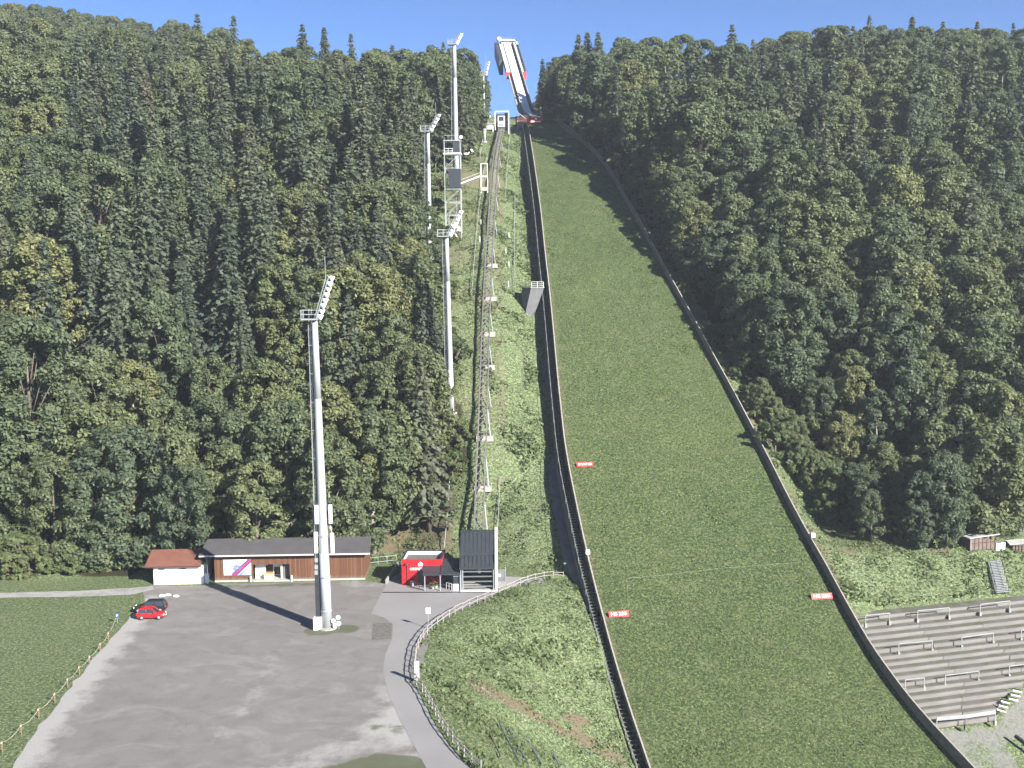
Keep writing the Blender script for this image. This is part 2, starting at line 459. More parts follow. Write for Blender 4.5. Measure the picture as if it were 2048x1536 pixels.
# ------------------------------------------------------------------ mesh helpers
class MB:
    def __init__(s): s.v = []; s.f = []
    def add(s, vs, fs):
        o = len(s.v); s.v += [tuple(v) for v in vs]; s.f += [tuple(i + o for i in f) for f in fs]; return s
    def quad(s, *p): return s.add(p, [tuple(range(len(p)))])
    def hexa(s, b4, t4):
        return s.add(list(b4) + list(t4), [(3, 2, 1, 0), (4, 5, 6, 7)] + [(i, (i+1) % 4, 4 + (i+1) % 4, 4 + i) for i in range(4)])
    def box(s, c, d, rz=0.0):
        x, y, z = c; a, b_, h = d[0]/2, d[1]/2, d[2]/2
        cs, sn = math.cos(rz), math.sin(rz)
        P = [(x + i*a*cs - j*b_*sn, y + i*a*sn + j*b_*cs) for i, j in ((-1, -1), (1, -1), (1, 1), (-1, 1))]
        return s.hexa([(p[0], p[1], z - h) for p in P], [(p[0], p[1], z + h) for p in P])
    def beam(s, p, q, w, h=None, up=(0, 0, 1)):
        p, q = Vector(p), Vector(q); h = h or w
        d = (q - p).normalized(); up = Vector(up)
        if abs(d.dot(up)) > .98: up = Vector((0, 1, 0))
        sd = d.cross(up).normalized() * (w / 2); u = sd.cross(d).normalized() * (h / 2)
        return s.hexa([p - sd - u, p + sd - u, p + sd + u, p - sd + u], [q - sd - u, q + sd - u, q + sd + u, q - sd + u])
    def tube(s, p, q, r0, r1=None, n=8, caps=True):
        p, q = Vector(p), Vector(q); r1 = r0 if r1 is None else r1
        d = (q - p).normalized(); up = Vector((0, 0, 1)) if abs(d.z) < .95 else Vector((1, 0, 0))
        a = d.cross(up).normalized(); b_ = d.cross(a).normalized()
        vs = [p + (a*math.cos(t) + b_*math.sin(t)) * r0 for t in (2*math.pi*i/n for i in range(n))] + \
             [q + (a*math.cos(t) + b_*math.sin(t)) * r1 for t in (2*math.pi*i/n for i in range(n))]
        fs = [(i, (i+1) % n, n + (i+1) % n, n + i) for i in range(n)]
        if caps: fs += [tuple(range(n-1, -1, -1)), tuple(range(n, 2*n))]
        return s.add(vs, fs)
    def lathe(s, c, axis, prof, n=12):
        c = Vector(c); d = Vector(axis).normalized(); up = Vector((0, 0, 1)) if abs(d.z) < .95 else Vector((1, 0, 0))
        a = d.cross(up).normalized(); b_ = d.cross(a).normalized(); vs = []
        for (r, h) in prof:
            vs += [c + d*h + (a*math.cos(t) + b_*math.sin(t))*r for t in (2*math.pi*i/n for i in range(n))]
        fs = []
        for k in range(len(prof) - 1):
            fs += [(k*n + i, k*n + (i+1) % n, (k+1)*n + (i+1) % n, (k+1)*n + i) for i in range(n)]
        fs += [tuple(range(n-1, -1, -1)), tuple(range((len(prof)-1)*n, len(prof)*n))]
        return s.add(vs, fs)
    def prism(s, pts, ext):
        n = len(pts); e = Vector(ext); a = [Vector(p) for p in pts]
        return s.add(a + [p + e for p in a], [tuple(range(n-1, -1, -1)), tuple(range(n, 2*n))] + [(i, (i+1) % n, n + (i+1) % n, n + i) for i in range(n)])
    def path(s, pts, r, n=6):
        for a, b_ in zip(pts, pts[1:]): s.tube(a, b_, r, r, n)
        return s
    def mesh(s, name, off=(0, 0, 0), smooth=False):
        me = bpy.data.meshes.new(name)
        me.from_pydata([(v[0]-off[0], v[1]-off[1], v[2]-off[2]) for v in s.v], [], s.f)
        bm = bmesh.new(); bm.from_mesh(me); bmesh.ops.recalc_face_normals(bm, faces=bm.faces); bm.to_mesh(me); bm.free()
        if smooth:
            for p in me.polygons: p.use_smooth = True
        return me
    def build(s, name, mat, parent=None, smooth=False, **tags):
        off = gpos(parent) if parent else (0, 0, 0)
        return link(name, s.mesh(name, off, smooth), mat, parent, **tags)
def gpos(o):
    p = Vector((0, 0, 0))
    while o: p += o.location; o = o.parent
    return p
def tag(o, label=None, cat=None, group=None, kind=None):
    for k, v in (('label', label), ('category', cat), ('group', group), ('kind', kind)):
        if v: o[k] = v
    return o
def link(name, me, mat=None, parent=None, loc=None, **tags):
    o = bpy.data.objects.new(name, me); COL.objects.link(o)
    if mat and me and not me.materials: me.materials.append(MATS[mat])
    if parent: o.parent = parent
    if loc is not None: o.location = loc
    return tag(o, **tags)
def thing(name, loc, label, cat, group=None):
    o = bpy.data.objects.new(name, None); COL.objects.link(o); o.location = loc; o.empty_display_size = .5
    return tag(o, label, cat, group)
UNIT = {}
def piece(name, p, q, w, h, mat, parent, up=(0, 0, 1)):
    """a straight bar from p to q that shares its mesh with every other bar of that material"""
    key = ('bar', mat)
    if key not in UNIT:
        UNIT[key] = MB().box((0, 0, 0), (1, 1, 1)).mesh('bar'); UNIT[key].materials.append(MATS[mat])
    p, q = Vector(p), Vector(q); d = q - p
    o = bpy.data.objects.new(name, UNIT[key]); COL.objects.link(o)
    up = Vector(up); dn = d.normalized()
    if abs(dn.dot(up)) > .98: up = Vector((0, 1, 0))
    yv = up.cross(dn).normalized(); zv = dn.cross(yv)
    m = Matrix((dn, yv, zv)).transposed()
    o.rotation_euler = m.to_euler()
    o.scale = (d.length, w, h)
    if parent: o.parent = parent
    o.location = (p + q) / 2 - (gpos(parent) if parent else Vector())
    return o
def rodp(name, p, q, r, mat, parent, n=8):
    key = ('rod', mat, n)
    if key not in UNIT:
        UNIT[key] = MB().tube((0, 0, 0), (0, 0, 1), 1, 1, n).mesh('rod', smooth=False); UNIT[key].materials.append(MATS[mat])
    p, q = Vector(p), Vector(q); d = q - p
    o = bpy.data.objects.new(name, UNIT[key]); COL.objects.link(o)
    o.rotation_euler = d.to_track_quat('Z', 'Y').to_euler(); o.scale = (r, r, d.length)
    if parent: o.parent = parent
    o.location = p - (gpos(parent) if parent else Vector())
    return o
def text_mesh(body, size, ext=.01):
    cu = bpy.data.curves.new('lettering', 'FONT'); cu.body = body; cu.size = size; cu.extrude = ext
    cu.align_x = 'CENTER'; cu.align_y = 'CENTER'; cu.offset = size * .012
    o = bpy.data.objects.new('lettering', cu); COL.objects.link(o)
    bpy.context.view_layer.update()
    me = bpy.data.meshes.new_from_object(o.evaluated_get(bpy.context.evaluated_depsgraph_get()))
    bpy.data.objects.remove(o); return me
def lettering(body, size, width, mat, parent, loc, rz, rx=math.pi/2, name='lettering'):
    me = text_mesh(body, size)
    xs = [v.co.x for v in me.vertices]; k = width / max(.01, max(xs) - min(xs))
    me.transform(Matrix.Diagonal((k, 1, 1, 1)))
    me.materials.clear(); me.materials.append(MATS[mat])
    o = link(name, me, None, parent); o.rotation_euler = (rx, 0, rz); o.location = Vector(loc) - gpos(parent)
    return o
def put_attr(me, name, vals):
    a = me.attributes.new(name, 'FLOAT', 'POINT'); a.data.foreach_set('value', np.asarray(vals, np.float32))
def grid_mesh(name, V, F, attrs={}, smooth=True):
    me = bpy.data.meshes.new(name); me.from_pydata(V, [], F)
    for k, v in attrs.items(): put_attr(me, k, v)
    if smooth: me.polygons.foreach_set('use_smooth', np.ones(len(F), bool))
    return me

# ------------------------------------------------------------------ where the forest stands
CR = np.array([list(r) for r in CROT.transposed()])
def projv(x, y, z):
    p = np.stack([np.asarray(x, float), np.asarray(y, float), np.asarray(z, float) - CAM_H])
    c = CR @ p
    dz = np.minimum(c[2], -1e-3)
    return 1024 - F_PX * c[0] / dz, 768 + F_PX * c[1] / dz
LY = [-200, 60, 110, 220, 285, 300, 340, 430, 480, 560, 650, 700, 800, 850, 930, 960, 1000, 1040, 1070, 1095, 1130, 1160, 1175]
LX = [980, 980, 986, 978, 960, 862, 866, 868, 884, 884, 892, 908, 912, 928, 932, 915, 880, 830, 760, 740, 300, 260, -10]
RY = [-200, 30, 62, 95, 150, 200, 242, 252, 300, 350, 400, 450, 500, 560, 650, 750, 850, 930, 1000, 1050, 1080, 1094, 1110]
RX = [1300, 1200, 1152, 1108, 1078, 1062, 1064, 1150, 1205, 1238, 1264, 1298, 1322, 1362, 1424, 1484, 1535, 1590, 1640, 1690, 1760, 1900, 2100]
Lx = lambda y: np.interp(y, LY, LX)
Rx = lambda y: np.interp(y, RY, RX)
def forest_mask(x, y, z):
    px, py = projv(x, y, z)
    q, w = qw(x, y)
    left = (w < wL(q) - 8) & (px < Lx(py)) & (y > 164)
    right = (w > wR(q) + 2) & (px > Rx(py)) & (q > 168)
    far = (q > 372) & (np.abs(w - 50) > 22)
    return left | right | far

# ------------------------------------------------------------------ the ground
def axis(a, b, fine0, fine1, fine, coarse):
    v = [a]
    while v[-1] < b:
        t = v[-1]
        st = fine if fine0 <= t <= fine1 else min(coarse, max(fine, fine + .12 * (fine0 - t if t < fine0 else t - fine1)))
        v.append(t + st)
    return np.array(v)
gx = axis(-900, 900, -95, 110, 1.3, 60); gy = axis(-700, 1400, 85, 345, 1.3, 60)
GX, GY = np.meshgrid(gx, gy)
fx, fy = GX.ravel(), GY.ravel()
fz = ground(fx, fy)
inflat = poly_in(fx, fy, FLAT)
fz = np.where(inflat, fz - .03, fz)
nx, ny = len(gx), len(gy)
quads = [(j*nx + i, j*nx + i + 1, (j+1)*nx + i + 1, (j+1)*nx + i) for j in range(ny - 1) for i in range(nx - 1)]
q_, w_ = qw(fx, fy)
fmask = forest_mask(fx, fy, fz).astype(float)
px_, py_ = projv(fx, fy, fz)
dE_ = np.maximum(wL(q_) - w_, 0)
bare = np.zeros_like(fx)
lift_zone = (w_ < wL(q_)) & (px_ > 740) & (px_ < 1010) & (py_ > 300) & (py_ < 1110) & (fy > 160)
bare = np.where(lift_zone, .42 + .35 * (vnoise(fx, fy, 7, 5) - .3), bare)
bare = np.where((px_ > 750) & (px_ < 900) & (py_ > 985) & (py_ < 1110), .85, bare)
bare = np.where((w_ > wR(q_)) & (w_ < wR(q_) + 2.5), .55, bare)
bare = np.where((w_ > wR(q_)) & (px_ > 1640) & (px_ < 1830) & (py_ > 1050) & (py_ < 1108), .5, bare)
bank = (w_ < wL(q_)) & (~inflat) & (fy < 165)
for (x0, y0, x1, y1, rr) in ((945, 1365, 1240, 1520, 13), (1130, 1430, 1180, 1452, 10)):
    t = np.clip(((px_ - x0)*(x1 - x0) + (py_ - y0)*(y1 - y0)) / ((x1-x0)**2 + (y1-y0)**2), 0, 1)
    d = np.hypot(px_ - x0 - t*(x1-x0), (py_ - y0 - t*(y1-y0)) * 1.3)
    bare = np.where(bank & (d < rr), 1.0, bare)
q2_ = q_ - np.clip(w_ - wR(q_), 0, 90) * math.tan(R_(7.0))
gravel = np.where(poly_in(px_, py_, [(1856, 1462), (1985, 1450), (2000, 1425), (2048, 1378), (2400, 1300), (2400, 1900), (1900, 1560)]) & (fy < 170) & (w_ > wR(q_) + .3), .62, 0.0)
gravel = np.where((w_ > wR(q_) + 8) & (q2_ > 160) & (q2_ < 166) & (px_ > 1960), .6, gravel)
gravel = np.where(poly_in(px_, py_, [(2000, 1472), (2040, 1490), (2060, 1540), (2048, 1545)]), 0.0, gravel)
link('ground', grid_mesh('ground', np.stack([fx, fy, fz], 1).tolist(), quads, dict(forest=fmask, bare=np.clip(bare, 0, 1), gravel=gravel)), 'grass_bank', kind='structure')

# landing slope
V, Fc, bv, gv_ = [], [], [], []
qs = np.arange(64, 331.01, 1.5); nf = 44
for qv in qs:
    l, r = float(wL(qv)) - .05, float(wR(qv)) + .05
    for k in range(nf + 1):
        w = l + (r - l) * k / nf; x, y = xy(qv, w)
        z = float(hill(qv)) + float((vnoise(x, y, 6, 9) - .5) * .16 + (vnoise(x, y, 2.3, 8) - .5) * .09) * min(1, k/2, (nf-k)/2)
        V.append((x, y, z))
        b = .5 if w - l < .9 else (.3 if w - l < 2.4 and qv > 165 else 0)
        if 0.3 < k/nf < .85 and 185 < qv < 290: b = max(b, .30 * float(vnoise(x, y, 8, 4)))
        bv.append(b)
for j in range(len(qs) - 1):
    for k in range(nf):
        a = j*(nf+1) + k; Fc.append((a, a+1, a+nf+2, a+nf+1))
link('landing_slope', grid_mesh('landing_slope', V, Fc, dict(bare=bv, forest=np.zeros(len(V)), gravel=np.zeros(len(V)))), 'grass_slope', kind='structure')

def sheet(name, poly, z, cell, mat, attrs=None, **tags):
    """flat sheet: a grid whose outer cells are drawn in to the outline, so its vertices can carry wear"""
    P = [(p[0], p[1]) for p in poly]
    x0, x1 = min(p[0] for p in P) - cell, max(p[0] for p in P) + cell; y0, y1 = min(p[1] for p in P) - cell, max(p[1] for p in P) + cell
    nx, ny = int((x1-x0)/cell) + 2, int((y1-y0)/cell) + 2
    X, Y = np.meshgrid(x0 + np.arange(nx)*cell, y0 + np.arange(ny)*cell); X, Y = X.ravel(), Y.ravel()
    ins = poly_in(X, Y, P); d, bx, by = poly_near(X, Y, P)
    use = []
    for j in range(ny-1):
        for i in range(nx-1):
            c = (j*nx+i, j*nx+i+1, (j+1)*nx+i+1, (j+1)*nx+i)
            if any(ins[k] for k in c): use.append(c)
    X2, Y2 = np.where(ins, X, bx), np.where(ins, Y, by)
    used = sorted({k for c in use for k in c}); mp = {k: n for n, k in enumerate(used)}
    V = [(X2[k], Y2[k], z) for k in used]; Fq = [tuple(mp[k] for k in c) for c in use]
    at = {}
    if attrs:
        ux, uy = X2[used], Y2[used]; ud = np.where(ins, d, 0)[used]
        at = {k: f(ux, uy, ud) for k, f in attrs.items()}
    return link(name, grid_mesh(name, V, Fq, at), mat, **tags)
def px_poly(pts, z=0.0): return [P0(x, y, z) for x, y in pts]
def wobble(P, amp, step, seed):
    out = []; r = random.Random(seed)
    for i in range(len(P)):
        a, b = Vector(P[i-1][:2]), Vector(P[i][:2]); n = max(1, int((b-a).length/step))
        for k in range(n):
            p = a.lerp(b, k/n); out.append((p.x + r.uniform(-amp, amp), p.y + r.uniform(-amp, amp)))
    return out
LOT_PX = [(20, 1536), (70, 1462), (160, 1350), (225, 1270), (262, 1232), (292, 1205), (285, 1186), (300, 1172), (420, 1170), (520, 1166), (620, 1163), (735, 1162), (790, 1168), (850, 1180), (880, 1200), (850, 1300), (830, 1400), (900, 1530), (960, 1640), (0, 1640)]
LOT = wobble(px_poly(LOT_PX), .35, 1.6, 3)
ledge = [Vector((P0(x, y).x, P0(x, y).y)) for x, y in ((0, 1560), (70, 1462), (160, 1350), (225, 1270), (262, 1232), (292, 1205))]
def lot_pale(x, y, d):
    dl, _, _ = poly_near(x, y, ledge, False)
    db, _, _ = poly_near(x, y, [P0(770, 1380)[:2], P0(800, 1450)[:2], P0(840, 1520)[:2]], False)
    dc, _, _ = poly_near(x, y, [P0(690, 1165)[:2], P0(760, 1172)[:2]], False)
    return np.clip(1.15 - dl / 4.2, 0, 1) + .55 * np.clip(1 - db / 4.5, 0, 1) + .5 * np.clip(1 - dc / 4, 0, 1) + .62 * np.clip(1 - poly_near(x, y, [P0(560, 1540)[:2], P0(690, 1495)[:2], P0(800, 1440)[:2]], False)[0] / 5.0, 0, 1) + .45 * np.clip(1 - poly_near(x, y, [P0(430, 1480)[:2], P0(500, 1400)[:2], P0(560, 1300)[:2]], False)[0] / 2.6, 0, 1)
def lot_grass(x, y, d):
    a, _, _ = poly_near(x, y, [P0(420, 1176)[:2], P0(520, 1172)[:2], P0(640, 1168)[:2]], False)
    b, _, _ = poly_near(x, y, [P0(640, 1262)[:2], P0(690, 1258)[:2]], False)
    c, _, _ = poly_near(x, y, [P0(690, 1545)[:2], P0(760, 1528)[:2], P0(820, 1536)[:2]], False)
    e, _, _ = poly_near(x, y, [P0(760, 1455)[:2], P0(790, 1460)[:2]], False)
    return np.maximum.reduce([.75*np.clip(1 - a/2.5, 0, 1), 1.1*np.clip(1.2 - b/2.6, 0, 1), 1.6*np.clip(1.3 - c/2.4, 0, 1), .6*np.clip(1 - e/3, 0, 1)])
sheet('gravel_lot', LOT, .0, .8, 'gravel', dict(pale=lot_pale, grassy=lot_grass), kind='structure')
GPATH = px_poly([(-260, 1196), (-100, 1192), (0, 1186), (150, 1182), (260, 1176), (305, 1172), (308, 1178), (262, 1190), (150, 1194), (0, 1196), (-100, 1203), (-260, 1208)])
sheet('gravel_path', wobble(GPATH, .12, 1.5, 5), .012, .7, 'gravel', dict(pale=lambda x, y, d: np.full(len(x), .72), grassy=lambda x, y, d: np.clip(.5 - d*1.5, 0, .5)), kind='structure')
PATH_PX = [(771, 1172), (742, 1227), (770, 1236), (786, 1250), (784, 1278), (770, 1310), (766, 1345), (777, 1390), (800, 1440), (830, 1495), (860, 1550), (895, 1620)]
PATH = [Vector(P0(x, y)[:2]) for x, y in PATH_PX] + [Vector((-2.5, 78))] + [p + Vector((-.35, 0)) for p in FENCE[:-3]] + [Vector((4.5, 157.5)), Vector((4, 160)), Vector((-17, 163.5)), Vector((-19.5, 160))]
sheet('asphalt_path', PATH, .016, .6, 'asphalt', kind='structure')
DRAIN = px_poly([(700, 1185.4), (1000, 1185.4), (1000, 1187), (700, 1187)], .02)
MB().prism([(p.x, p.y, .021) for p in px_poly([(766, 1184.2), (985, 1184.0), (985, 1185.8), (765, 1186)])], (0, 0, .008)).build('drain_channel', 'dark_steel', label='dark drain channel crossing the asphalt in front of the lift station', cat='drain')
sheet('patched_asphalt', px_poly([(746, 1246), (784, 1246), (782, 1278), (744, 1280)]), .022, .6, 'stone', kind='structure')

# ------------------------------------------------------------------ ski jump: edge boards, stairs, gutter
S.cycles.adaptive_threshold = .03; S.cycles.max_bounces = 4; S.cycles.diffuse_bounces = 2; S.cycles.glossy_bounces = 2; S.cycles.transmission_bounces = 2; S.cycles.transparent_max_bounces = 4
def sweep(qs, sect):
    m = MB(); n = None
    for i, qv in enumerate(qs):
        pts = sect(qv); n = len(pts)
        for (w, z) in pts:
            x, y = xy(qv, w); m.v.append((x, y, z))
    for i in range(len(qs) - 1):
        for k in range(n):
            m.f.append((i*n + k, i*n + (k+1) % n, (i+1)*n + (k+1) % n, (i+1)*n + k))
    m.f += [tuple(range(n)), tuple(range((len(qs)-1)*n, len(qs)*n))]
    return m
def base_at(qv, w, dz=0): x, y = xy(qv, w); return Vector((x, y, float(hill(qv)) + dz))
def rect(w0, w1, z0, z1): return [(w0, z0), (w1, z0), (w1, z1), (w0, z1)]
HQ = np.arange(80, 327.1, 2.0)
jig = lambda qv, s: (float(vnoise(qv, s, 2.2, s)) - .5) * .07
bw = thing('board_wall', base_at(150, float(wL(150))), 'long dark timber board wall along the left edge of the landing slope', 'board wall')
sweep(HQ, lambda qv: rect(float(wL(qv)) - .13, float(wL(qv)), hill(qv) - 1.5, hill(qv) + HB - .03 + jig(qv, 3))).build('boarding', 'board_wood', bw)
sweep(HQ, lambda qv: rect(float(wL(qv)) - .17, float(wL(qv)) + .04, hill(qv) + HB - .03 + jig(qv, 3), hill(qv) + HB + .06 + jig(qv, 3))).build('cap_rail', 'board_top', bw)
br = thing('board_wall', base_at(150, float(wR(150))), 'long weathered board wall along the right edge of the landing slope', 'board wall')
sweep(HQ, lambda qv: rect(float(wR(qv)), float(wR(qv)) + .13, hill(qv) - .6, hill(qv) + HR - .05 + jig(qv, 5))).build('boarding', 'board_wood', br)
sweep(HQ, lambda qv: rect(float(wR(qv)) - .03, float(wR(qv)) + .16, hill(qv) + HR - .05 + jig(qv, 5), hill(qv) + HR + .04 + jig(qv, 5))).build('cap_rail', 'board_top', br)
UNITP = MB().box((0, 0, .95), (.14, .14, 1.9)).mesh('post'); UNITP.materials.append(MATS['board_wood'])
for qv in np.arange(84, 322, 4.0):
    x, y = xy(qv, float(wR(qv)) + .22); link('post', UNITP, None, br, Vector((x, y, float(hill(qv)) - .75)) - br.location)
    x, y = xy(qv, float(wL(qv)) - .22); link('post', UNITP, None, bw, Vector((x, y, float(hill(qv)) - 1.0)) - bw.location)
# stairs beside the left boards
st = thing('side_stairs', base_at(150, float(wL(150)) - 1), 'dark steel stairway running up beside the left board wall', 'stairway')
SZ = lambda qv: float(hill(qv)) - np.interp(qv, [110, 150, 175, 310, 326], [.15, .2, .75, .75, .3])
m = MB(); qv = 90.0
while qv < 324:
    sl = float(hill(qv + .5) - hill(qv - .5)); stp = max(.34, .30 / max(sl, .3))
    w0, w1 = float(wL(qv)) - 1.38, float(wL(qv)) - .18
    a, b = Vector((*xy(qv, w0), SZ(qv))), Vector((*xy(qv, w1), SZ(qv)))
    m.beam(a, b, .30, .06); qv += stp
m.build('tread', 'rust_steel', st, kind='stuff')
for off in (-1.44, -.16):
    sweep(HQ, lambda qv: rect(float(wL(qv)) + off - .03, float(wL(qv)) + off + .03, SZ(qv) - .28, SZ(qv) + .06)).build('stringer', 'dark_steel', st)
m = MB(); rp = []
for qv in np.arange(90, 326, 3.0):
    p = Vector((*xy(qv, float(wL(qv)) - 1.50), SZ(qv))); m.tube(p, p + Vector((0, 0, .95)), .025, n=5); rp.append(p + Vector((0, 0, .95)))
m.path(rp, .03, 5); m.build('handrail', 'galv', st)
GQ = np.arange(150, 322.1, 2.0)
sweep(GQ, lambda qv: rect(float(wL(qv)) - 1.62, float(wL(qv)) - 1.47, hill(qv) - DROP(qv) - 1.0, SZ(qv) - .30)).build('retaining_wall', 'wall_grey', label='dark concrete retaining wall below the stairway left of the landing slope', cat='retaining wall')
GQ = np.arange(156, 306.1, 2.0)
sweep(GQ, lambda qv: rect(float(wL(qv)) - np.interp(qv, [156, 165, 200, 306], [1.9, 3.0, 3.3, 3.0]), float(wL(qv)) - 1.64, hill(qv) - DROP(qv) - 1.4, hill(qv) - DROP(qv) + .16)).build('drain_gutter', 'wall_grey', label='grey concrete strip at the foot of the dark retaining wall', cat='gutter')
# rope lines and distance boards
def hs(px, py, dz=0.0):
    return hit(px, py, lambda x, y: hill(qw(x, y)[0]) + dz)
def slope_rope(pts, label):
    P = [hs(x, y, .10) for x, y in pts]; Q = []
    for a, b in zip(P, P[1:]):
        n = max(2, int((b-a).length / 2))
        for k in range(n): p = a.lerp(b, k/n); p.z = float(hill(qw(p.x, p.y)[0])) + .12; Q.append(p)
    MB().path(Q + [P[-1]], .014, 4).build('boundary_rope', 'tape_line', label=label, cat='rope')
slope_rope([(1255, 1157), (1330, 1150), (1440, 1137), (1520, 1131), (1600, 1125)], 'thin pale rope stretched across the landing slope')
slope_rope([(1256, 1160), (1254, 1190), (1258, 1222)], 'short pale rope running downhill to the red distance board')
def slope_board(pc, wid, hgt, words, label, rz=TH, feet=True, size=.42):
    c = hs(*pc); q0, _ = qw(c.x, c.y)
    sl = math.atan(float(hill(q0 + 1) - hill(q0 - 1)) / 2)
    t = thing('distance_board', c, label, 'distance board')
    tilt = R_(62)
    ux = Vector((math.cos(rz), math.sin(rz), 0)); uy = Vector((-math.sin(rz) * math.cos(tilt), math.cos(rz) * math.cos(tilt), math.sin(tilt)))
    nn = ux.cross(uy); b0 = c + nn * .14 + Vector((0, 0, .05))
    MB().prism([b0 - ux*wid/2, b0 + ux*wid/2, b0 + ux*wid/2 + uy*hgt, b0 - ux*wid/2 + uy*hgt], nn * -.06).build('panel', 'red_board', t)
    for s in (-.38, .38):
        piece('foot', b0 + ux*wid*s - nn*.1 + uy*hgt*.8, c + ux*wid*s - nn*.55 + Vector((0, 0, .15)), .05, .05, 'dark_steel', t)
    o = lettering(words, size, wid * .78, 'print_white', t, b0 + uy*hgt*.5 + nn*.02, rz, tilt)
    return t
slope_board((1170, 934), 2.8, .75, 'K-PUNKT 200', 'small red distance board on the upper slope by the left stairs, reading K-PUNKT 200', size=.50)
slope_board((1238, 1235), 2.9, .85, 'HS 235', 'red distance board on the lower landing slope near the left boards, reading HS 235', size=.62)
slope_board((1644, 1199), 3.2, .85, 'HS 235', 'red distance board tucked against the right board wall, reading HS 235', size=.62)
q0 = qw(*hs(1179, 1122)[:2])[0]; x, y = xy(q0, float(wL(q0)) - .05)
for (x, y), q0, h0, lab in ((xy(q0, float(wL(q0)) - .06), q0, HB + .05, 'small white box mounted on top of the left board wall'),
                            (xy(qw(*hs(1633, 1095)[:2])[0], float(wR(qw(*hs(1633, 1095)[:2])[0])) + .35), qw(*hs(1633, 1095)[:2])[0], HR + .05, 'white box on a post behind the right board wall')):
    p = Vector((x, y, float(hill(q0)) + h0)); t = thing('measuring_box', p, lab, 'box')
    MB().box(p + Vector((0, 0, .40)), (.62, .5, .62)).build('housing', 'white_paint', t)
    MB().box(p + Vector((0, 0, -.5)), (.1, .1, 1.2)).build('post', 'dark_steel', t)

# ------------------------------------------------------------------ take-off table and inrun tower
LIP_Q, LIP_W = 327.5, float(wL(326)) + 4.0
lip = base_at(LIP_Q, 0); lx, ly = xy(LIP_Q, 0)
tgt = AY(1072, 231, 331.0)
LIP_W = qw(tgt.x, tgt.y)[1]; LIP_Z = tgt.z
inr = Pchip([(0, 0), (9, 1.5), (16, 3.0), (22, 5.6), (28, 9.2), (34, 12.9), (50, 22.8), (69, 34.5)])
def ip(d, w, dz=0):
    x, y = xy(LIP_Q + d, LIP_W + w + .022 * d); return Vector((x, y, LIP_Z + float(inr(d)) + dz))
def isweep(d0, d1, sect, n=28):
    m = MB(); ns = None
    for i in range(n + 1):
        d = d0 + (d1 - d0) * i / n; pts = sect(d); ns = len(pts)
        m.v += [tuple(ip(d, w, z)) for w, z in pts]
    for i in range(n):
        for k in range(ns): m.f.append((i*ns + k, i*ns + (k+1) % ns, (i+1)*ns + (k+1) % ns, (i+1)*ns + k))
    m.f += [tuple(range(ns)), tuple(range(n*ns, (n+1)*ns))]
    return m
tw = thing('inrun_tower', Vector((*xy(LIP_Q + 20, LIP_W), 94.0)), 'white inrun ramp of the ski jump rising on a leaning tower against the sky', 'ski jump tower')
isweep(0, 69, lambda d: rect(-1.25, 1.25, -.25, .02)).build('track', 'inrun_mat', tw)
isweep(1, 69, lambda d: rect(1.25, 1.9, -.25, .12)).build('service_step', 'wall_grey', tw)
isweep(1, 69, lambda d: rect(1.9, 2.1, -1.2, 1.25)).build('side_wall', 'concrete', tw, label='pale right side wall of the inrun')
isweep(4, 69, lambda d: rect(-1.5, -1.25, -1.2, .55)).build('side_wall', 'concrete', tw, label='low left side wall of the inrun')
isweep(14, 69, lambda d: rect(-1.5, 1.9, -.25 - min(2.6, .5 + .1 * (d - 12)), -.26)).build('box_girder', 'concrete', tw)
isweep(10, 50, lambda d: rect(-2.5, -1.55, -.9, -.4)).build('service_stair', 'concrete', tw)
isweep(46.5, 69, lambda d: rect(-3.0, -1.52, -.9, .15)).build('start_gallery', 'white_paint', tw, label='wide left gallery with start steps')
isweep(46.5, 69, lambda d: rect(2.12, 3.5, -.9, .15)).build('start_gallery', 'white_paint', tw, label='wide right gallery with start steps')
isweep(46.6, 69, lambda d: rect(3.5, 3.64, -1.0, 1.2)).build('gallery_wall', 'wall_grey', tw)
isweep(46.6, 69, lambda d: rect(-3.14, -3.0, -1.0, .95)).build('gallery_wall', 'concrete_pale', tw)
isweep(46.2, 46.5, lambda d: rect(-3.14, -1.4, -1.9, .35), 1).build('end_panel', 'red_board', tw, label='red end panel of the left gallery')
isweep(46.2, 46.5, lambda d: rect(2.0, 3.64, -1.9, .5), 1).build('end_panel', 'red_board', tw, label='red end panel of the right gallery')
for dd in np.arange(48, 68, 1.6):
    for sgn, w0, w1 in ((-1, -2.9, -1.6), (1, 2.2, 3.4)):
        piece('start_step', ip(dd, w0, .25), ip(dd, w1, .25), .35, .14, 'concrete', tw)
isweep(55, 69.6, lambda d: rect(-4.6, -3.2, -4.4, .7)).build('tower_head', 'anthracite', tw, label='dark cladded side of the tower head')
c = ip(69.8, .2, 1.0)
MB().prism([ip(69, -2.2, -.4), ip(69, 2.6, -.4), ip(72, 2.6, -.4), ip(72, -2.2, -.4)], (0, 0, 2.4)).build('start_house', 'concrete_pale', tw)
MB().prism([ip(68.3, -2.4, 1.7), ip(68.3, 2.8, 1.7), ip(72.3, 2.8, 1.7), ip(72.3, -2.4, 1.7)], (0, 0, .25)).build('start_house_roof', 'white_paint', tw)
MB().lathe(ip(68.5, -3.1, 1.2), (0, 0, 1), [(.1, 0), (.75, .15), (1.0, .7), (.85, 1.25), (.4, 1.6), (.02, 1.7)], 14).build('camera_dome', 'white_paint', tw, smooth=True)
MB().lathe(ip(66.5, 3.0, 1.1), (0, 0, 1), [(.1, 0), (.45, .2), (.55, .6), (.3, 1.0), (.02, 1.1)], 12).build('camera_dome', 'white_paint', tw, smooth=True)
rp = [ip(70, -2, 1.9 + .0), ip(70, 2.4, 1.9)]
m = MB()
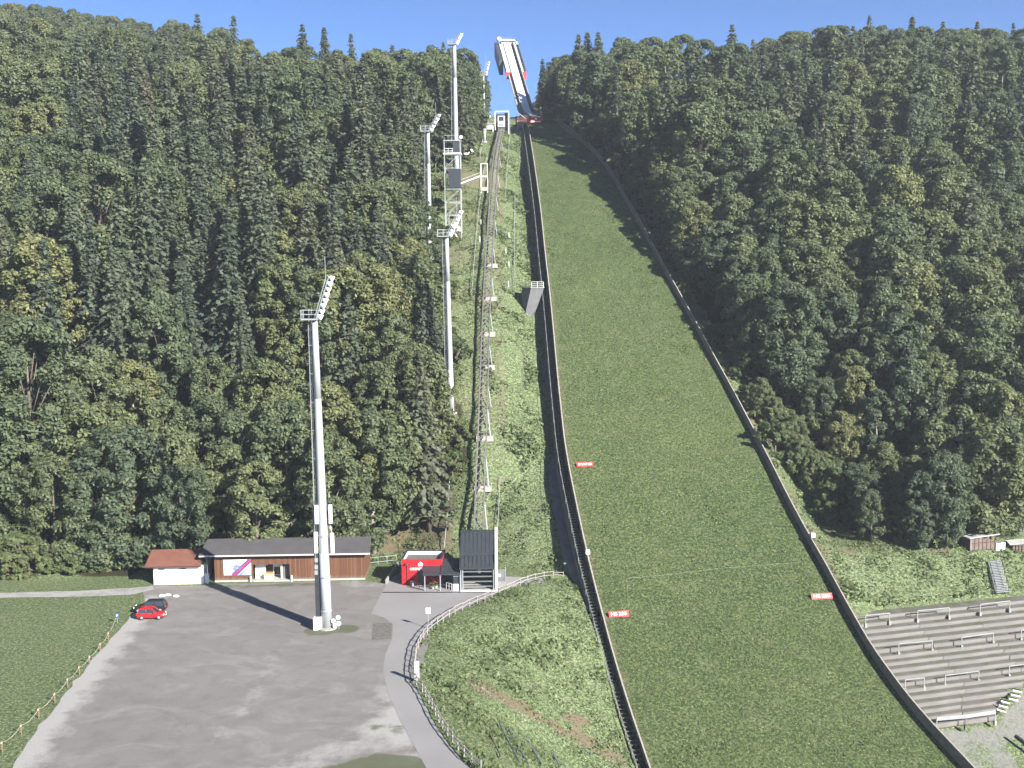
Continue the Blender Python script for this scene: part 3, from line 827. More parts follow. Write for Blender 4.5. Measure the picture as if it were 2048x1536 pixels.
for k in range(6):
    p = ip(70, -2 + .88*k, 1.9); m.tube(p, p + Vector((0, 0, 1.0)), .03, n=5)
m.path([p + Vector((0, 0, 1.0)) for p in rp], .03, 5); m.build('railing', 'galv', tw)
b0, b1 = ip(0, -1.3, 0), ip(0, 1.3, 0)
isweep(-.1, 12, lambda d: rect(-2.4, -1.25, -2.4, -.02)).build('table_wall', 'concrete', tw, label='grey concrete flank of the take-off table')
isweep(0, 14, lambda d: rect(-1.25, 2.1, -2.6, -.26)).build('table_base', 'wall_grey', tw)
fb = isweep(-.45, -.05, lambda d: rect(-2.1, 2.15, -2.05, -.02), 1).build('front_board', 'red_board', tw, label='red board across the front of the take-off table')
for z0, z1, ww in ((-1.84, -1.50, 1.5), (-.40, -.14, 1.3)):
    isweep(-.50, -.46, lambda d: rect(-ww, ww, z0, z1), 1).build('print_band', 'print_white', tw)
MB().lathe(ip(-.40, .05, -.92), AXV * -1, [(.34, 0), (.34, .09), (.22, .11)], 14).build('emblem', 'print_white', tw)
for w in (-1.8, 1.9): rodp('flag_post', ip(-.2, w, -.1), ip(-.2, w, 1.3), .06, 'white_paint', tw, 6)
# small timber judges' stand with stairs left of the table
p = PG(1041, 258, 0, 250)
t = thing('coach_stand', p, 'small reddish timber stand with white steps left of the take-off table', 'stand')
MB().box(p + Vector((.3, 1.5, 2.2)), (3.0, 2.4, 2.6), TH).build('cabin', 'hut_red', t)
MB().box(p + Vector((.3, 1.5, 3.65)), (3.4, 2.9, .18), TH).build('roof', 'slate_roof', t)
for k in range(5): piece('step', p + Vector((-.9, -.2 + .25*k - 1.2, .25 + .3*k)), p + Vector((.7, -.2 + .25*k - 1.2, .25 + .3*k)), .25, .07, 'galv', t)
for s in (-.95, .75):
    piece('post', p + Vector((s, -1.2, -.6)), p + Vector((s, -1.2, 2.2)), .09, .09, 'white_paint', t)
piece('handrail', p + Vector((-.95, -1.2, 2.2)), p + Vector((.75, -1.2, 2.2)), .08, .08, 'white_paint', t)
piece('stay_pipe', p + Vector((-.6, .4, 4.6)), p + Vector((1.6, -1.2, 2.7)), .14, .14, 'white_paint', t)

# ------------------------------------------------------------------ buildings round the lot
def vdown(p, dz): return Vector((p[0], p[1], p[2] + dz))
# wooden clubhouse
A, B = P0(430, 1164), P0(730, 1159)
ux = (B - A); ux.z = 0; Wd = ux.length; ux.normalize(); uy = Vector((-ux.y, ux.x, 0)); RZ = math.atan2(ux.y, ux.x)
wh = thing('wooden_clubhouse', A, 'long brown timber clubhouse with dark grey roof behind the gravel lot', 'building')
def wp(u, v, z=0): return A + ux*u + uy*v + Vector((0, 0, z))
DEP, EH = 7.5, 3.75
eave = AY(403, 1112, (A + uy * -.9).y); ridge = AY(403, 1080, (A + uy*4.2).y)
EZ, RZZ = eave.z, ridge.z
r0, r1 = 5.7, 11.1     # recess of the entrance
def wall(u0, u1, z0, z1, v=0.0, th=.2): return MB().prism([wp(u0, v, z0), wp(u1, v, z0), wp(u1, v, z1), wp(u0, v, z1)], uy*th)
def objspace(o, origin, rz):
    """turn the mesh so that its own x runs along the wall (for the board pattern)"""
    o.data.transform(Matrix.Rotation(-rz, 4, 'Z')); o.rotation_euler = (0, 0, rz); return o
for (u0, u1, z0, z1) in ((0, r0, .25, EZ+.1), (r1, Wd, .25, EZ+.1), (r0, r1, 2.55, EZ+.1)):
    objspace(wall(u0, u1, z0, z1).build('cladding', 'wood_cladding', wh), A, RZ)
for (u0, u1) in ((-.02, r0), (r1, Wd + .02)):
    wall(u0, u1, -.2, .25, -.03, .25).build('plinth', 'concrete_pale', wh)
objspace(MB().prism([wp(Wd, .2, .0), wp(Wd, DEP, .0), wp(Wd, DEP, EZ), wp(Wd, 4.2, RZZ-.25), wp(Wd, .2, EZ)], ux*-.2).build('gable_wall', 'wood_cladding', wh), A, RZ)
objspace(MB().prism([wp(0, .2, .0), wp(0, DEP, .0), wp(0, DEP, EZ), wp(0, 4.2, RZZ-.25), wp(0, .2, EZ)], ux*.2).build('gable_wall', 'wood_cladding', wh), A, RZ)
MB().prism([wp(0.2, DEP, 0), wp(Wd-.2, DEP, 0), wp(Wd-.2, DEP, EZ), wp(.2, DEP, EZ)], uy*-.2).build('back_wall', 'wood_cladding', wh)
eL, eR = -2.0, Wd + .95
rf = MB().prism([wp(eL, -.9, EZ-.05), wp(eR, -.9, EZ-.05), wp(eR-.35, 4.2, RZZ), wp(eL-.0, 4.2, RZZ)], (0, 0, .16)).build('roof', 'slate_roof', wh, label='dark grey front slope of the long roof')
MB().prism([wp(eL, 4.2, RZZ), wp(eR-.35, 4.2, RZZ), wp(eR, DEP+.8, EZ-.3), wp(eL, DEP+.8, EZ-.3)], (0, 0, .16)).build('roof', 'slate_roof', wh, label='rear slope of the long roof')
MB().prism([wp(eL, -.98, EZ-.16), wp(eR, -.98, EZ-.16), wp(eR, -.91, EZ-.16), wp(eL, -.91, EZ-.16)], (0, 0, .22)).build('gutter', 'tin_roof', rf)
for u in np.arange(.3, Wd, 2.0): piece('rafter', wp(u, -.85, EZ-.14), wp(u, .3, EZ+.12), .1, .16, 'board_wood', wh)
piece('porch_post', wp(-1.0, -.6, 0), wp(-1.0, -.6, EZ-.15), .14, .14, 'board_wood', wh)
# recess
MB().prism([wp(r0, 2.4, 0), wp(r1, 2.4, 0), wp(r1, 2.4, 2.7), wp(r0, 2.4, 2.7)], uy*.12).build('recess_wall', 'hut_wood', wh)
wall(r0 + .05, r0 + 1.6, .0, 2.55, 1.2, .15).build('side_panel', 'white_render', wh, label='pale panel on the left of the entrance recess')
MB().prism([wp(r1 - 1.2, .9, 0), wp(r1 - .02, .9, 0), wp(r1 - .02, .9, 2.55), wp(r1 - 1.2, .9, 2.55)], uy*.12).build('side_panel', 'wall_grey', wh, label='grey panel on the right of the entrance recess')
MB().prism([wp(r1 - 1.45, .8, 0), wp(r1 - 1.22, .8, 0), wp(r1 - 1.22, .8, 2.55), wp(r1 - 1.45, .8, 2.55)], uy*.2).build('post', 'white_render', wh)
MB().prism([wp(r0, -.25, -.1), wp(r1 + .3, -.25, -.1), wp(r1 + .3, 2.4, -.1), wp(r0, 2.4, -.1)], (0, 0, .28)).build('floor_slab', 'concrete_pale', wh)
dr = MB().box(wp(8.85, 2.3, 1.25), (1.25, .1, 2.0), RZ).build('door', 'white_render', wh)
MB().box(wp(8.85, 2.23, 1.0), (.95, .06, 1.15), RZ).build('pane', 'glass_dark', dr)
MB().box(wp(6.9, 2.32, 1.95), (1.1, .06, .28), RZ).build('sign_plate', 'print_white', wh)
for u in (r0 - .3, r1 + .35): MB().box(wp(u, -.3, .45), (.22, .22, .9), RZ).build('bollard_post', 'white_paint', wh)
tb = thing('market_table', wp(7.9, .7, .2), 'small table with a yellow cloth in the clubhouse entrance', 'table')
MB().box(wp(7.9, .7, .95), (1.5, .8, .1), RZ).build('table_top', 'yellow_top', tb); MB().box(wp(7.9, .7, .55), (1.35, .65, .7), RZ).build('table_skirt', 'print_white', tb)
ps = thing('poster_banner', wp(1.35, -.08, 1.0), 'large printed ski jumping poster on the left end of the clubhouse wall', 'poster')
PW, PH = 4.1, 2.35
o = MB().prism([(0, 0, 0), (PW, 0, 0), (PW, 0, PH), (0, 0, PH)], (0, -.03, 0)).build('print', 'poster_print'); o.parent = ps; o.rotation_euler = (0, 0, RZ)
for z in (0, PH): piece('frame_bar', wp(1.35, -.07, 1.0 + z), wp(1.35 + PW, -.07, 1.0 + z), .05, .05, 'galv', ps)
# white shed
A2, B2 = P0(308, 1169), P0(408, 1167)
vx = (B2 - A2); W2 = vx.length; vx.normalize(); vy = Vector((-vx.y, vx.x, 0))
def sp_(u, v, z=0): return A2 + vx*u + vy*v + Vector((0, 0, z))
sh = thing('white_shed', A2, 'white rendered shed with brown tiled roof at the left of the clubhouse', 'shed')
e2 = AY(293, 1134, (A2 - vy*.5).y).z; rg2 = AY(297, 1101, (A2 + vy*2.9).y).z
MB().prism([sp_(0, 0, -.1), sp_(W2, 0, -.1), sp_(W2, 0, e2), sp_(0, 0, e2)], vy*5).build('wall', 'white_render', sh)
MB().prism([sp_(-1.1, -.55, e2-.05), sp_(W2 - .2, -.55, e2-.05), sp_(W2 - .6, 2.9, rg2), sp_(-.95, 2.9, rg2)], (0, 0, .14)).build('roof', 'brown_roof', sh, label='brown front slope of the shed roof')
MB().prism([sp_(-.95, 2.9, rg2), sp_(W2 - .6, 2.9, rg2), sp_(W2 - .2, 5.6, e2), sp_(-1.1, 5.6, e2)], (0, 0, .14)).build('roof', 'brown_roof', sh, label='rear slope of the shed roof')
MB().prism([sp_(-1.1, -.62, e2-.14), sp_(W2 - .2, -.62, e2-.14), sp_(W2 - .2, -.56, e2-.14), sp_(-1.1, -.56, e2-.14)], (0, 0, .18)).build('gutter', 'hut_red', sh)
for u in (1.2, 4.3): MB().box(sp_(u, -.03, e2 - .5), (.9, .06, .2), RZ).build('air_vent', 'wall_grey', sh)
bn = thing('water_tank', P0(414, 1166), 'pale barrel standing between white shed and clubhouse', 'barrel')
MB().lathe(P0(414, 1166), (0, 0, 1), [(.33, 0), (.36, .3), (.36, 1.2), (.3, 1.5), (.05, 1.55)], 12).build('body', 'white_paint', bn, smooth=True)
MB().lathe(P0(414, 1166, 1.55), (0, 0, 1), [(.12, 0), (.12, .12)], 10).build('lid', 'wall_grey', bn)

# red ticket building
C1, C2 = P0(804, 1170), P0(884, 1170)
tx = (C2 - C1); W3 = tx.length; tx.normalize(); ty = Vector((-tx.y, tx.x, 0)); RZ3 = math.atan2(tx.y, tx.x)
def tp(u, v, z=0): return C1 + tx*u + ty*v + Vector((0, 0, z))
TZ = AY(797, 1119, C1.y).z; D3 = 5.2
rb = thing('ticket_building', C1, 'red flat roofed ticket building beside the lift station', 'building')
MB().prism([tp(0, 0, -.1), tp(W3, 0, -.1), tp(W3, 0, TZ), tp(0, 0, TZ)], ty*.2).build('front_wall', 'red_panel', rb)
for u, dd in ((0, 1), (W3, -1)): MB().prism([tp(u, .2, -.1), tp(u, D3, -.1), tp(u, D3, TZ), tp(u, .2, TZ)], tx*.2*dd).build('side_wall', 'anthracite' if u == 0 else 'red_panel', rb)
MB().prism([tp(.2, D3-.2, -.1), tp(W3-.2, D3-.2, -.1), tp(W3-.2, D3-.2, TZ), tp(.2, D3-.2, TZ)], ty*.2).build('back_wall', 'anthracite', rb)
MB().prism([tp(.2, .2, TZ-.65), tp(W3-.2, .2, TZ-.65), tp(W3-.2, D3-.2, TZ-.65), tp(.2, D3-.2, TZ-.65)], (0, 0, .12)).build('gravel_roof', 'stone', rb)
for a_, b_, wdt in ((tp(.1, .21, TZ), tp(.1, D3-.0, TZ), .3), (tp(W3-.1, .21, TZ), tp(W3-.1, D3, TZ), .3), (tp(.26, D3-.1, TZ), tp(W3-.26, D3-.1, TZ), .3)):
    piece('parapet_cap', a_ + Vector((0, 0, .03)), b_ + Vector((0, 0, .03)), wdt, .06, 'anthracite', rb)
for a_, b_ in ((tp(.24, .3, TZ-.3), tp(.24, D3-.3, TZ-.3)), (tp(.3, D3-.24, TZ-.3), tp(W3-.3, D3-.24, TZ-.3))):
    piece('parapet_lining', a_, b_, .05, .5, 'white_paint', rb)
lettering('OBERSTDORF', .52, 3.1, 'print_white', rb, tp(2.75, -.04, TZ - 1.42), RZ3)
em = MB()
for du, hh in ((-.24, .42), (-.08, .62), (.08, .70), (.24, .52)):
    em.prism([tp(2.75 + du - .085, -.035, TZ - .98), tp(2.75 + du + .085, -.035, TZ - .98), tp(2.75 + du*1.15 + .07, -.035, TZ - .98 + hh*.7), tp(2.75 + du*.8, -.035, TZ - .98 + hh), tp(2.75 + du*1.15 - .07, -.035, TZ - .98 + hh*.7)], ty*.03)
em.build('emblem', 'print_white', rb)
MB().lathe(tp(.65, -.18, TZ-.75), (0, 0, 1), [(.04, -.05), (.22, .0), (.18, .2), (.03, .28)], 10).build('wall_lamp', 'dark_steel', rb)
rodp('down_pipe', tp(.8, -.08, 0), tp(.8, -.08, TZ - .7), .06, 'dark_steel', rb)
dr = MB().box(tp(2.9, -.02, 1.1), (1.2, .08, 2.1), RZ3).build('door', 'anthracite', rb); MB().box(tp(2.9, -.07, 1.45), (.8, .04, 1.0), RZ3).build('pane', 'glass_dark', dr)
MB().box(tp(4.7, -.02, 1.5), (1.3, .06, 1.0), RZ3).build('service_window', 'glass_dark', rb)
lb = thing('litter_bin', tp(1.6, -.7), 'grey litter bin standing in front of the red ticket building', 'litter bin')
MB().lathe(tp(1.6, -.7), (0, 0, 1), [(.2, 0), (.26, .1), (.27, .85), (.22, .95)], 12).build('drum', 'galv', lb); MB().lathe(tp(1.6, -.7, .96), (0, 0, 1), [(.3, 0), (.3, .05), (.1, .15)], 12).build('lid', 'dark_steel', lb)
rw = thing('ramp_wall', P0(772, 1168), 'low dark retaining wall left of the red building', 'wall')
MB().prism([P0(776, 1166, -.1), P0(800, 1166, -.1), P0(800, 1166, -.1) + ty*3.5, P0(776, 1166, -.1) + ty*3.5], (0, 0, .02)).build('floor', 'concrete', rw)
MB().prism([P0(771, 1168, 0), P0(774, 1168, 0), P0(797, 1133, .0), P0(794, 1133, .0)], (0, 0, .7)).build('coping', 'concrete', rw)
# lift valley station
S1, S2 = P0(923, 1180), P0(989, 1179)
sx_ = (S2 - S1); W4 = sx_.length; sx_.normalize(); sy_ = Vector((-sx_.y, sx_.x, 0)); RZ4 = math.atan2(sx_.y, sx_.x)
def sq(u, v, z=0): return S1 + sx_*u + sy_*v + Vector((0, 0, z))
E4 = AY(920, 1139, (S1 - sy_*.5).y).z; D4 = 7.5; B4 = AY(924, 1060, (S1 + sy_*D4).y).z
M4 = E4 + (B4 - E4) * .36
vs = thing('lift_station', S1, 'dark metal clad valley station of the inclined lift', 'station')
def roofstrip(v0, z0, v1, z1, name, mat, th=.14, u0=-.25, u1=None):
    u1 = W4 + .1 if u1 is None else u1
    return MB().prism([sq(u0, v0, z0), sq(u1, v0, z0), sq(u1, v1, z1), sq(u0, v1, z1)], (0, 0, th)).build(name, mat, vs)
roofstrip(-.6, E4, 2.0, M4 - .15, 'lower_roof', 'anthracite')
roofstrip(1.9, M4, D4 - 1.0, B4 - .25, 'upper_roof', 'anthracite')
roofstrip(D4 - 1.0, B4 - .25, D4 + .3, B4 - .2, 'top_roof', 'anthracite')
for k in range(9):
    u = -.1 + (W4 + .05) * k / 8
    piece('roof_seam', sq(u, 2.0, M4 + .17), sq(u, D4 - 1.0, B4 - .07), .05, .07, 'dark_steel', vs)
    piece('roof_seam', sq(u, -.55, E4 + .17), sq(u, 1.85, M4 - .02), .05, .07, 'dark_steel', vs)
MB().prism([sq(-.1, .3, -.1), sq(-.1, D4, -.1), sq(-.1, D4, B4 - .2), sq(-.1, 1.9, M4 - .05), sq(-.1, .3, E4)], sx_*.15).build('side_wall', 'anthracite', vs, label='dark left side wall of the lift station')
MB().prism([sq(W4 + .12, -.5, -.1), sq(W4 + .12, D4, -.1), sq(W4 + .12, D4, B4 + .35), sq(W4 + .12, 1.9, M4 + .45), sq(W4 + .12, -.5, E4 + .4)], sx_*.35).build('side_wall', 'white_paint', vs, label='white right side wall of the lift station')
MB().prism([sq(0, D4 - .2, -.1), sq(W4, D4 - .2, -.1), sq(W4, D4 - .2, 2.6), sq(0, D4 - .2, 2.6)], sy_*.15).build('back_wall', 'concrete', vs)
MB().prism([sq(.1, .1, -.05), sq(W4 - .05, .1, -.05), sq(W4 - .05, D4 - .3, .9), sq(.1, D4 - .3, .9)], (0, 0, .1)).build('floor', 'concrete', vs)
for k in range(4): piece('shutter_bar', sq(.1, -.15, .55 + .72*k), sq(W4 - .05, -.15, .55 + .72*k), .10, .16, 'wall_grey', vs)
for u in (-.05, .22, W4 - .1): piece('door_post', sq(u, -.3, 0), sq(u, -.3, E4), .13, .13, 'galv', vs)
m = MB()
for k in range(2): m.beam(sq(2.2 + .8*k, 3.5, E4 - .4), sq(3.6 + .4*k, 1.2, E4 - 1.0), .12)
m.build('machinery', 'galv', vs); MB().box(sq(2.6, .6, E4 - .6), (.4, .3, .5), RZ4).build('spotlight', 'white_paint', vs)
piece('threshold', sq(-.1, -.75, .06), sq(W4 + .3, -.75, .06), .6, .1, 'white_paint', vs)
# canopies
cn = thing('entrance_canopy', P0(880, 1180), 'dark flat canopy on posts between ticket building and lift station', 'canopy')
def canopy(pxl, pxr, zf, zb, v0, v1):
    a = P0(pxl, 1182); b = P0(pxr, 1182); n = Vector((0, 1, 0))
    MB().prism([vdown(a, zf) + n*v0, vdown(b, zf) + n*v0, vdown(b, zb) + n*v1, vdown(a, zb) + n*v1], (0, 0, .16)).build('roof_panel', 'anthracite', cn)
canopy(846, 880, 2.30, 2.75, -.2, 3.2); canopy(881, 921, 2.35, 3.25, -.15, 5.4)
for px in (850, 881, 921): piece('post', P0(px, 1182), vdown(P0(px, 1182), 2.35), .13, .13, 'galv', cn)
for px in (853, 883): piece('rear_post', P0(px, 1182) + Vector((0, 3.0, 0)), P0(px, 1182) + Vector((0, 3.0, 2.7)), .12, .12, 'dark_steel', cn)
for x0, x1, lab in ((828, 850, 'low dark bicycle rack in front of the red building'), (893, 904, 'low white barrier under the dark canopy')):
    a, b = P0(x0, 1178), P0(x1, 1181)
    rk = thing('bicycle_rack' if x0 == 828 else 'turnstile_barrier', a, lab, 'rack' if x0 == 828 else 'barrier')
    mt = 'dark_steel' if x0 == 828 else 'white_paint'
    for k in range(3):
        p = a.lerp(b, k/2); piece('post', p, vdown(p, .95), .07, .07, mt, rk)
    piece('top_rail', vdown(a, .95), vdown(b, .95), .07, .07, mt, rk); piece('lower_rail', vdown(a, .5), vdown(b, .5), .05, .05, mt, rk)
kb = thing('ticket_machine', P0(912, 1182), 'white and glass ticket kiosk left of the lift station doors', 'kiosk')
MB().box(P0(912, 1182) + Vector((0, .35, .5)), (.72, .6, 1.0), RZ4).build('cabinet', 'white_paint', kb); MB().box(P0(912, 1182) + Vector((0, .4, 1.55)), (.72, .5, 1.1), RZ4).build('glazing', 'glass_dark', kb)
MB().box(P0(912, 1182) + Vector((0, .38, 2.13)), (.8, .6, .07), RZ4).build('cap', 'galv', kb)
for px, py, k in ((866, 1178, 0), (872, 1176, 1)):
    p = P0(px, py); pl = thing('potted_plant', p, ('pale potted plant under the canopy, left of a pair', 'pale potted plant under the canopy, right of a pair')[k], 'plant')
    MB().lathe(p, (0, 0, 1), [(.2, 0), (.28, .35), (.26, .36)], 10).build('pot', 'concrete_pale', pl)
    rg = np.random.default_rng(k); Pt = rg.normal(size=(40, 3))*np.array([.22, .22, .2]) + np.array([0, 0, .75])
    mm = MB()
    for c_ in Pt: d_ = rg.normal(size=3)*.12; e_ = rg.normal(size=3)*.12; mm.quad(c_, c_ + d_, c_ + d_ + e_, c_ + e_)
    o = link('leaves', mm.mesh('leaves'), 'leaf_bush', pl)
gb = P0(1001, 1163); t = thing('meter_cabinet', gb, 'small grey panel with a white meter right of the lift station', 'cabinet')
MB().box(gb + Vector((0, .2, .9)), (1.6, .12, 1.8), RZ4).build('panel', 'wall_grey', t); MB().box(gb + Vector((-.15, .1, .9)), (.4, .1, .4), RZ4).build('meter', 'white_paint', t)
piece('post', gb + Vector((.75, .1, 0)), gb + Vector((.75, .1, 2.2)), .06, .06, 'galv', t)
gc = PG(1132, 1146); t = thing('control_cabinet', gc, 'green control cabinet at the end of the wooden fence by the stairs', 'cabinet')
MB().box(gc + Vector((.1, .3, .7)), (.75, .5, 1.5), .1).build('body', 'green_box', t); MB().box(gc + Vector((.1, .3, 1.48)), (.85, .6, .08), .1).build('cap', 'galv', t)
MB().box(gc + Vector((.1, .04, .7)), (.6, .03, 1.2), .1).build('door', 'green_box', t)

# ------------------------------------------------------------------ inclined lift
TRK_PX = [(957, 1062), (961, 950), (965, 855), (968, 760), (972, 640), (976.5, 540), (982, 450), (988, 360), (994, 302), (1003, 256)]
TRK_H = [3.0, 2.6, 2.4, 2.3, 2.3, 2.3, 2.3, 2.2, 2.0, 1.6]
TRK = [PG(x, y, h) for (x, y), h in zip(TRK_PX, TRK_H)]
TRK = [TRK[0] - (TRK[1] - TRK[0]).normalized() * 5.0] + TRK
def resample(P, st):
    out = []; L = [0]
    for a, b in zip(P, P[1:]): L.append(L[-1] + (b - a).length)
    fx_ = Pchip([(l, p.x) for l, p in zip(L, P)]); fy_ = Pchip([(l, p.y) for l, p in zip(L, P)]); fz_ = Pchip([(l, p.z) for l, p in zip(L, P)])
    n = int(L[-1] / st)
    return [Vector((float(fx_(L[-1]*k/n)), float(fy_(L[-1]*k/n)), float(fz_(L[-1]*k/n)))) for k in range(n + 1)]
TP = resample(TRK, 1.6)
lf = thing('lift_track', TP[0], 'long steel lattice track of the inclined lift climbing the slope', 'lift track')
def side(i):
    a, b = TP[max(0, i-1)], TP[min(len(TP)-1, i+1)]; d = b - a
    return Vector((d.y, -d.x, 0)).normalized(), d.normalized()
for sgn in (-1, 1):
    m = MB()
    for i in range(len(TP) - 1):
        s0, s1 = side(i)[0]*.72*sgn, side(i+1)[0]*.72*sgn; m.beam(TP[i] + s0, TP[i+1] + s1, .26, .38)
    m.build('girder', 'rust_steel', lf)
    m = MB()
    for i in range(len(TP) - 1):
        s0, s1 = side(i)[0]*.72*sgn, side(i+1)[0]*.72*sgn; m.beam(TP[i] + s0 + Vector((0, 0, .23)), TP[i+1] + s1 + Vector((0, 0, .23)), .09, .08)
    m.build('rail', 'dull_steel', lf)
m = MB()
for i in range(len(TP) - 1):
    s0, s1 = side(i)[0]*.62, side(i+1)[0]*.62
    m.beam(TP[i] - s0, TP[i] + s0, .10); m.beam(TP[i] - s0, TP[i+1] + s1, .09)
m.build('lattice_bracing', 'dull_steel', lf, kind='stuff')
m = MB()
for i in range(0, len(TP) - 1): m.beam(TP[i] - side(i)[0]*.30 + Vector((0, 0, .05)), TP[i+1] - side(i+1)[0]*.30 + Vector((0, 0, .05)), .05)
m.build('cable', 'dark_steel', lf)
for py in (1035, 942, 856, 800, 712, 642, 575, 510, 455, 405, 362, 322, 290):
    i = min(range(len(TP)), key=lambda k: abs(proj(TP[k])[1] - py)); c = TP[i]; s0, d0 = side(i)
    g0 = G(c.x, c.y)
    if py in (942, 856, 712, 642, 575, 510):
        MB().box((c.x + .35*s0.x, c.y + .35*s0.y, g0 + .05), (2.9, .95, .9), math.atan2(s0.y, s0.x)).build('footing', 'concrete_pale', lf)
    for sg in (-1, 1):
        piece('leg', Vector((c.x, c.y, g0 - .3)) + s0*.72*sg, c + s0*.72*sg - Vector((0, 0, .15)), .16, .16, 'rust_steel', lf)
    b2 = c + d0*3.6
    piece('strut', Vector((c.x, c.y, g0 + .3)) + s0*1.35, b2 + s0*.80 - Vector((0, 0, .1)), .14, .14, 'galv', lf)
# cabin and top station
top = TP[-1]; s0, d0 = side(len(TP) - 1); rzt = math.atan2(s0.y, s0.x)
cb = thing('lift_cabin', top, 'white lift cabin with a dark window parked in the top portal', 'lift cabin')
MB().box(top + Vector((0, .6, 1.85)), (1.9, 1.9, 3.0), rzt).build('body', 'white_paint', cb); MB().box(top + Vector((0, -.38, 2.5)), (1.35, .08, 1.2), rzt).build('window', 'glass_dark', cb)
MB().box(top + Vector((0, .6, 3.42)), (2.1, 2.1, .14), rzt).build('roof', 'wall_grey', cb); MB().box(top + Vector((0, -.40, .95)), (1.4, .06, .8), rzt).build('door_panel', 'galv', cb)
pt = thing('top_station', top, 'white steel portal frame around the parked lift cabin', 'station')
for u in (-1.75, 2.05):
    piece('column', top + s0*u + Vector((0, .3, -2.5 if u > 0 else -.5)), top + s0*u + Vector((0, .3, 4.5)), .22, .22, 'white_paint', pt)
    piece('column', top + s0*u + Vector((0, 4.0, -1)), top + s0*u + Vector((0, 4.0, 4.5)), .22, .22, 'galv', pt)
    piece('side_beam', top + s0*u + Vector((0, .3, 4.6)), top + s0*u + Vector((0, 4.0, 4.6)), .2, .2, 'galv', pt)
piece('cross_beam', top - s0*1.85 + Vector((0, .3, 4.6)), top + s0*2.15 + Vector((0, .3, 4.6)), .25, .25, 'white_paint', pt)
MB().prism([top - s0*1.6 + Vector((0, 4.2, 0)), top + s0*1.95 + Vector((0, 4.2, 0)), top + s0*1.95 + Vector((0, 4.2, 4.4)), top - s0*1.6 + Vector((0, 4.2, 4.4))], (0, .15, 0)).build('rear_wall', 'dark_steel', pt)
MB().prism([top + s0*.95 + Vector((0, 1, -.6)), top + s0*1.95 + Vector((0, 1, -.6)), top + s0*1.95 + Vector((0, 1, 4.3)), top + s0*.95 + Vector((0, 1, 4.3))], (0, .1, 0)).build('infill_panel', 'dark_steel', pt)
pf = thing('access_platform', top - s0*4.0, 'white access platform left of the lift top portal', 'platform')
pc = top - s0*3.6 + Vector((0, 1.0, 0))
MB().box(pc + Vector((0, 0, 1.2)), (3.4, 2.4, .25), rzt).build('deck', 'galv', pf); MB().box(pc + Vector((-.3, -1.1, .3)), (2.6, .1, 1.2), rzt).build('skirt', 'white_paint', pf)
for u in (-1.6, 0, 1.6): piece('railing_post', pc + s0*u + Vector((0, -1.2, 1.2)), pc + s0*u + Vector((0, -1.2, 2.3)), .07, .07, 'galv', pf)
piece('railing', pc - s0*1.6 + Vector((0, -1.2, 2.3)), pc + s0*1.6 + Vector((0, -1.2, 2.3)), .08, .08, 'galv', pf)
for u in (-1.2, 1.2): piece('support', pc + s0*u + Vector((0, -.6, -4.0)), pc + s0*u + Vector((0, -.6, 1.1)), .2, .2, 'white_paint', pf)
MB().lathe(pc - s0*.2 + Vector((0, 0, 3.3)), (.3, -1, .4), [(.05, 0), (.5, .15), (.75, .4), (.72, .42)], 14).build('dish', 'white_paint', pf)
rodp('dish_mast', pc - s0*.2 + Vector((0, .1, 1.2)), pc - s0*.2 + Vector((0, .1, 3.4)), .06, 'galv', pf)

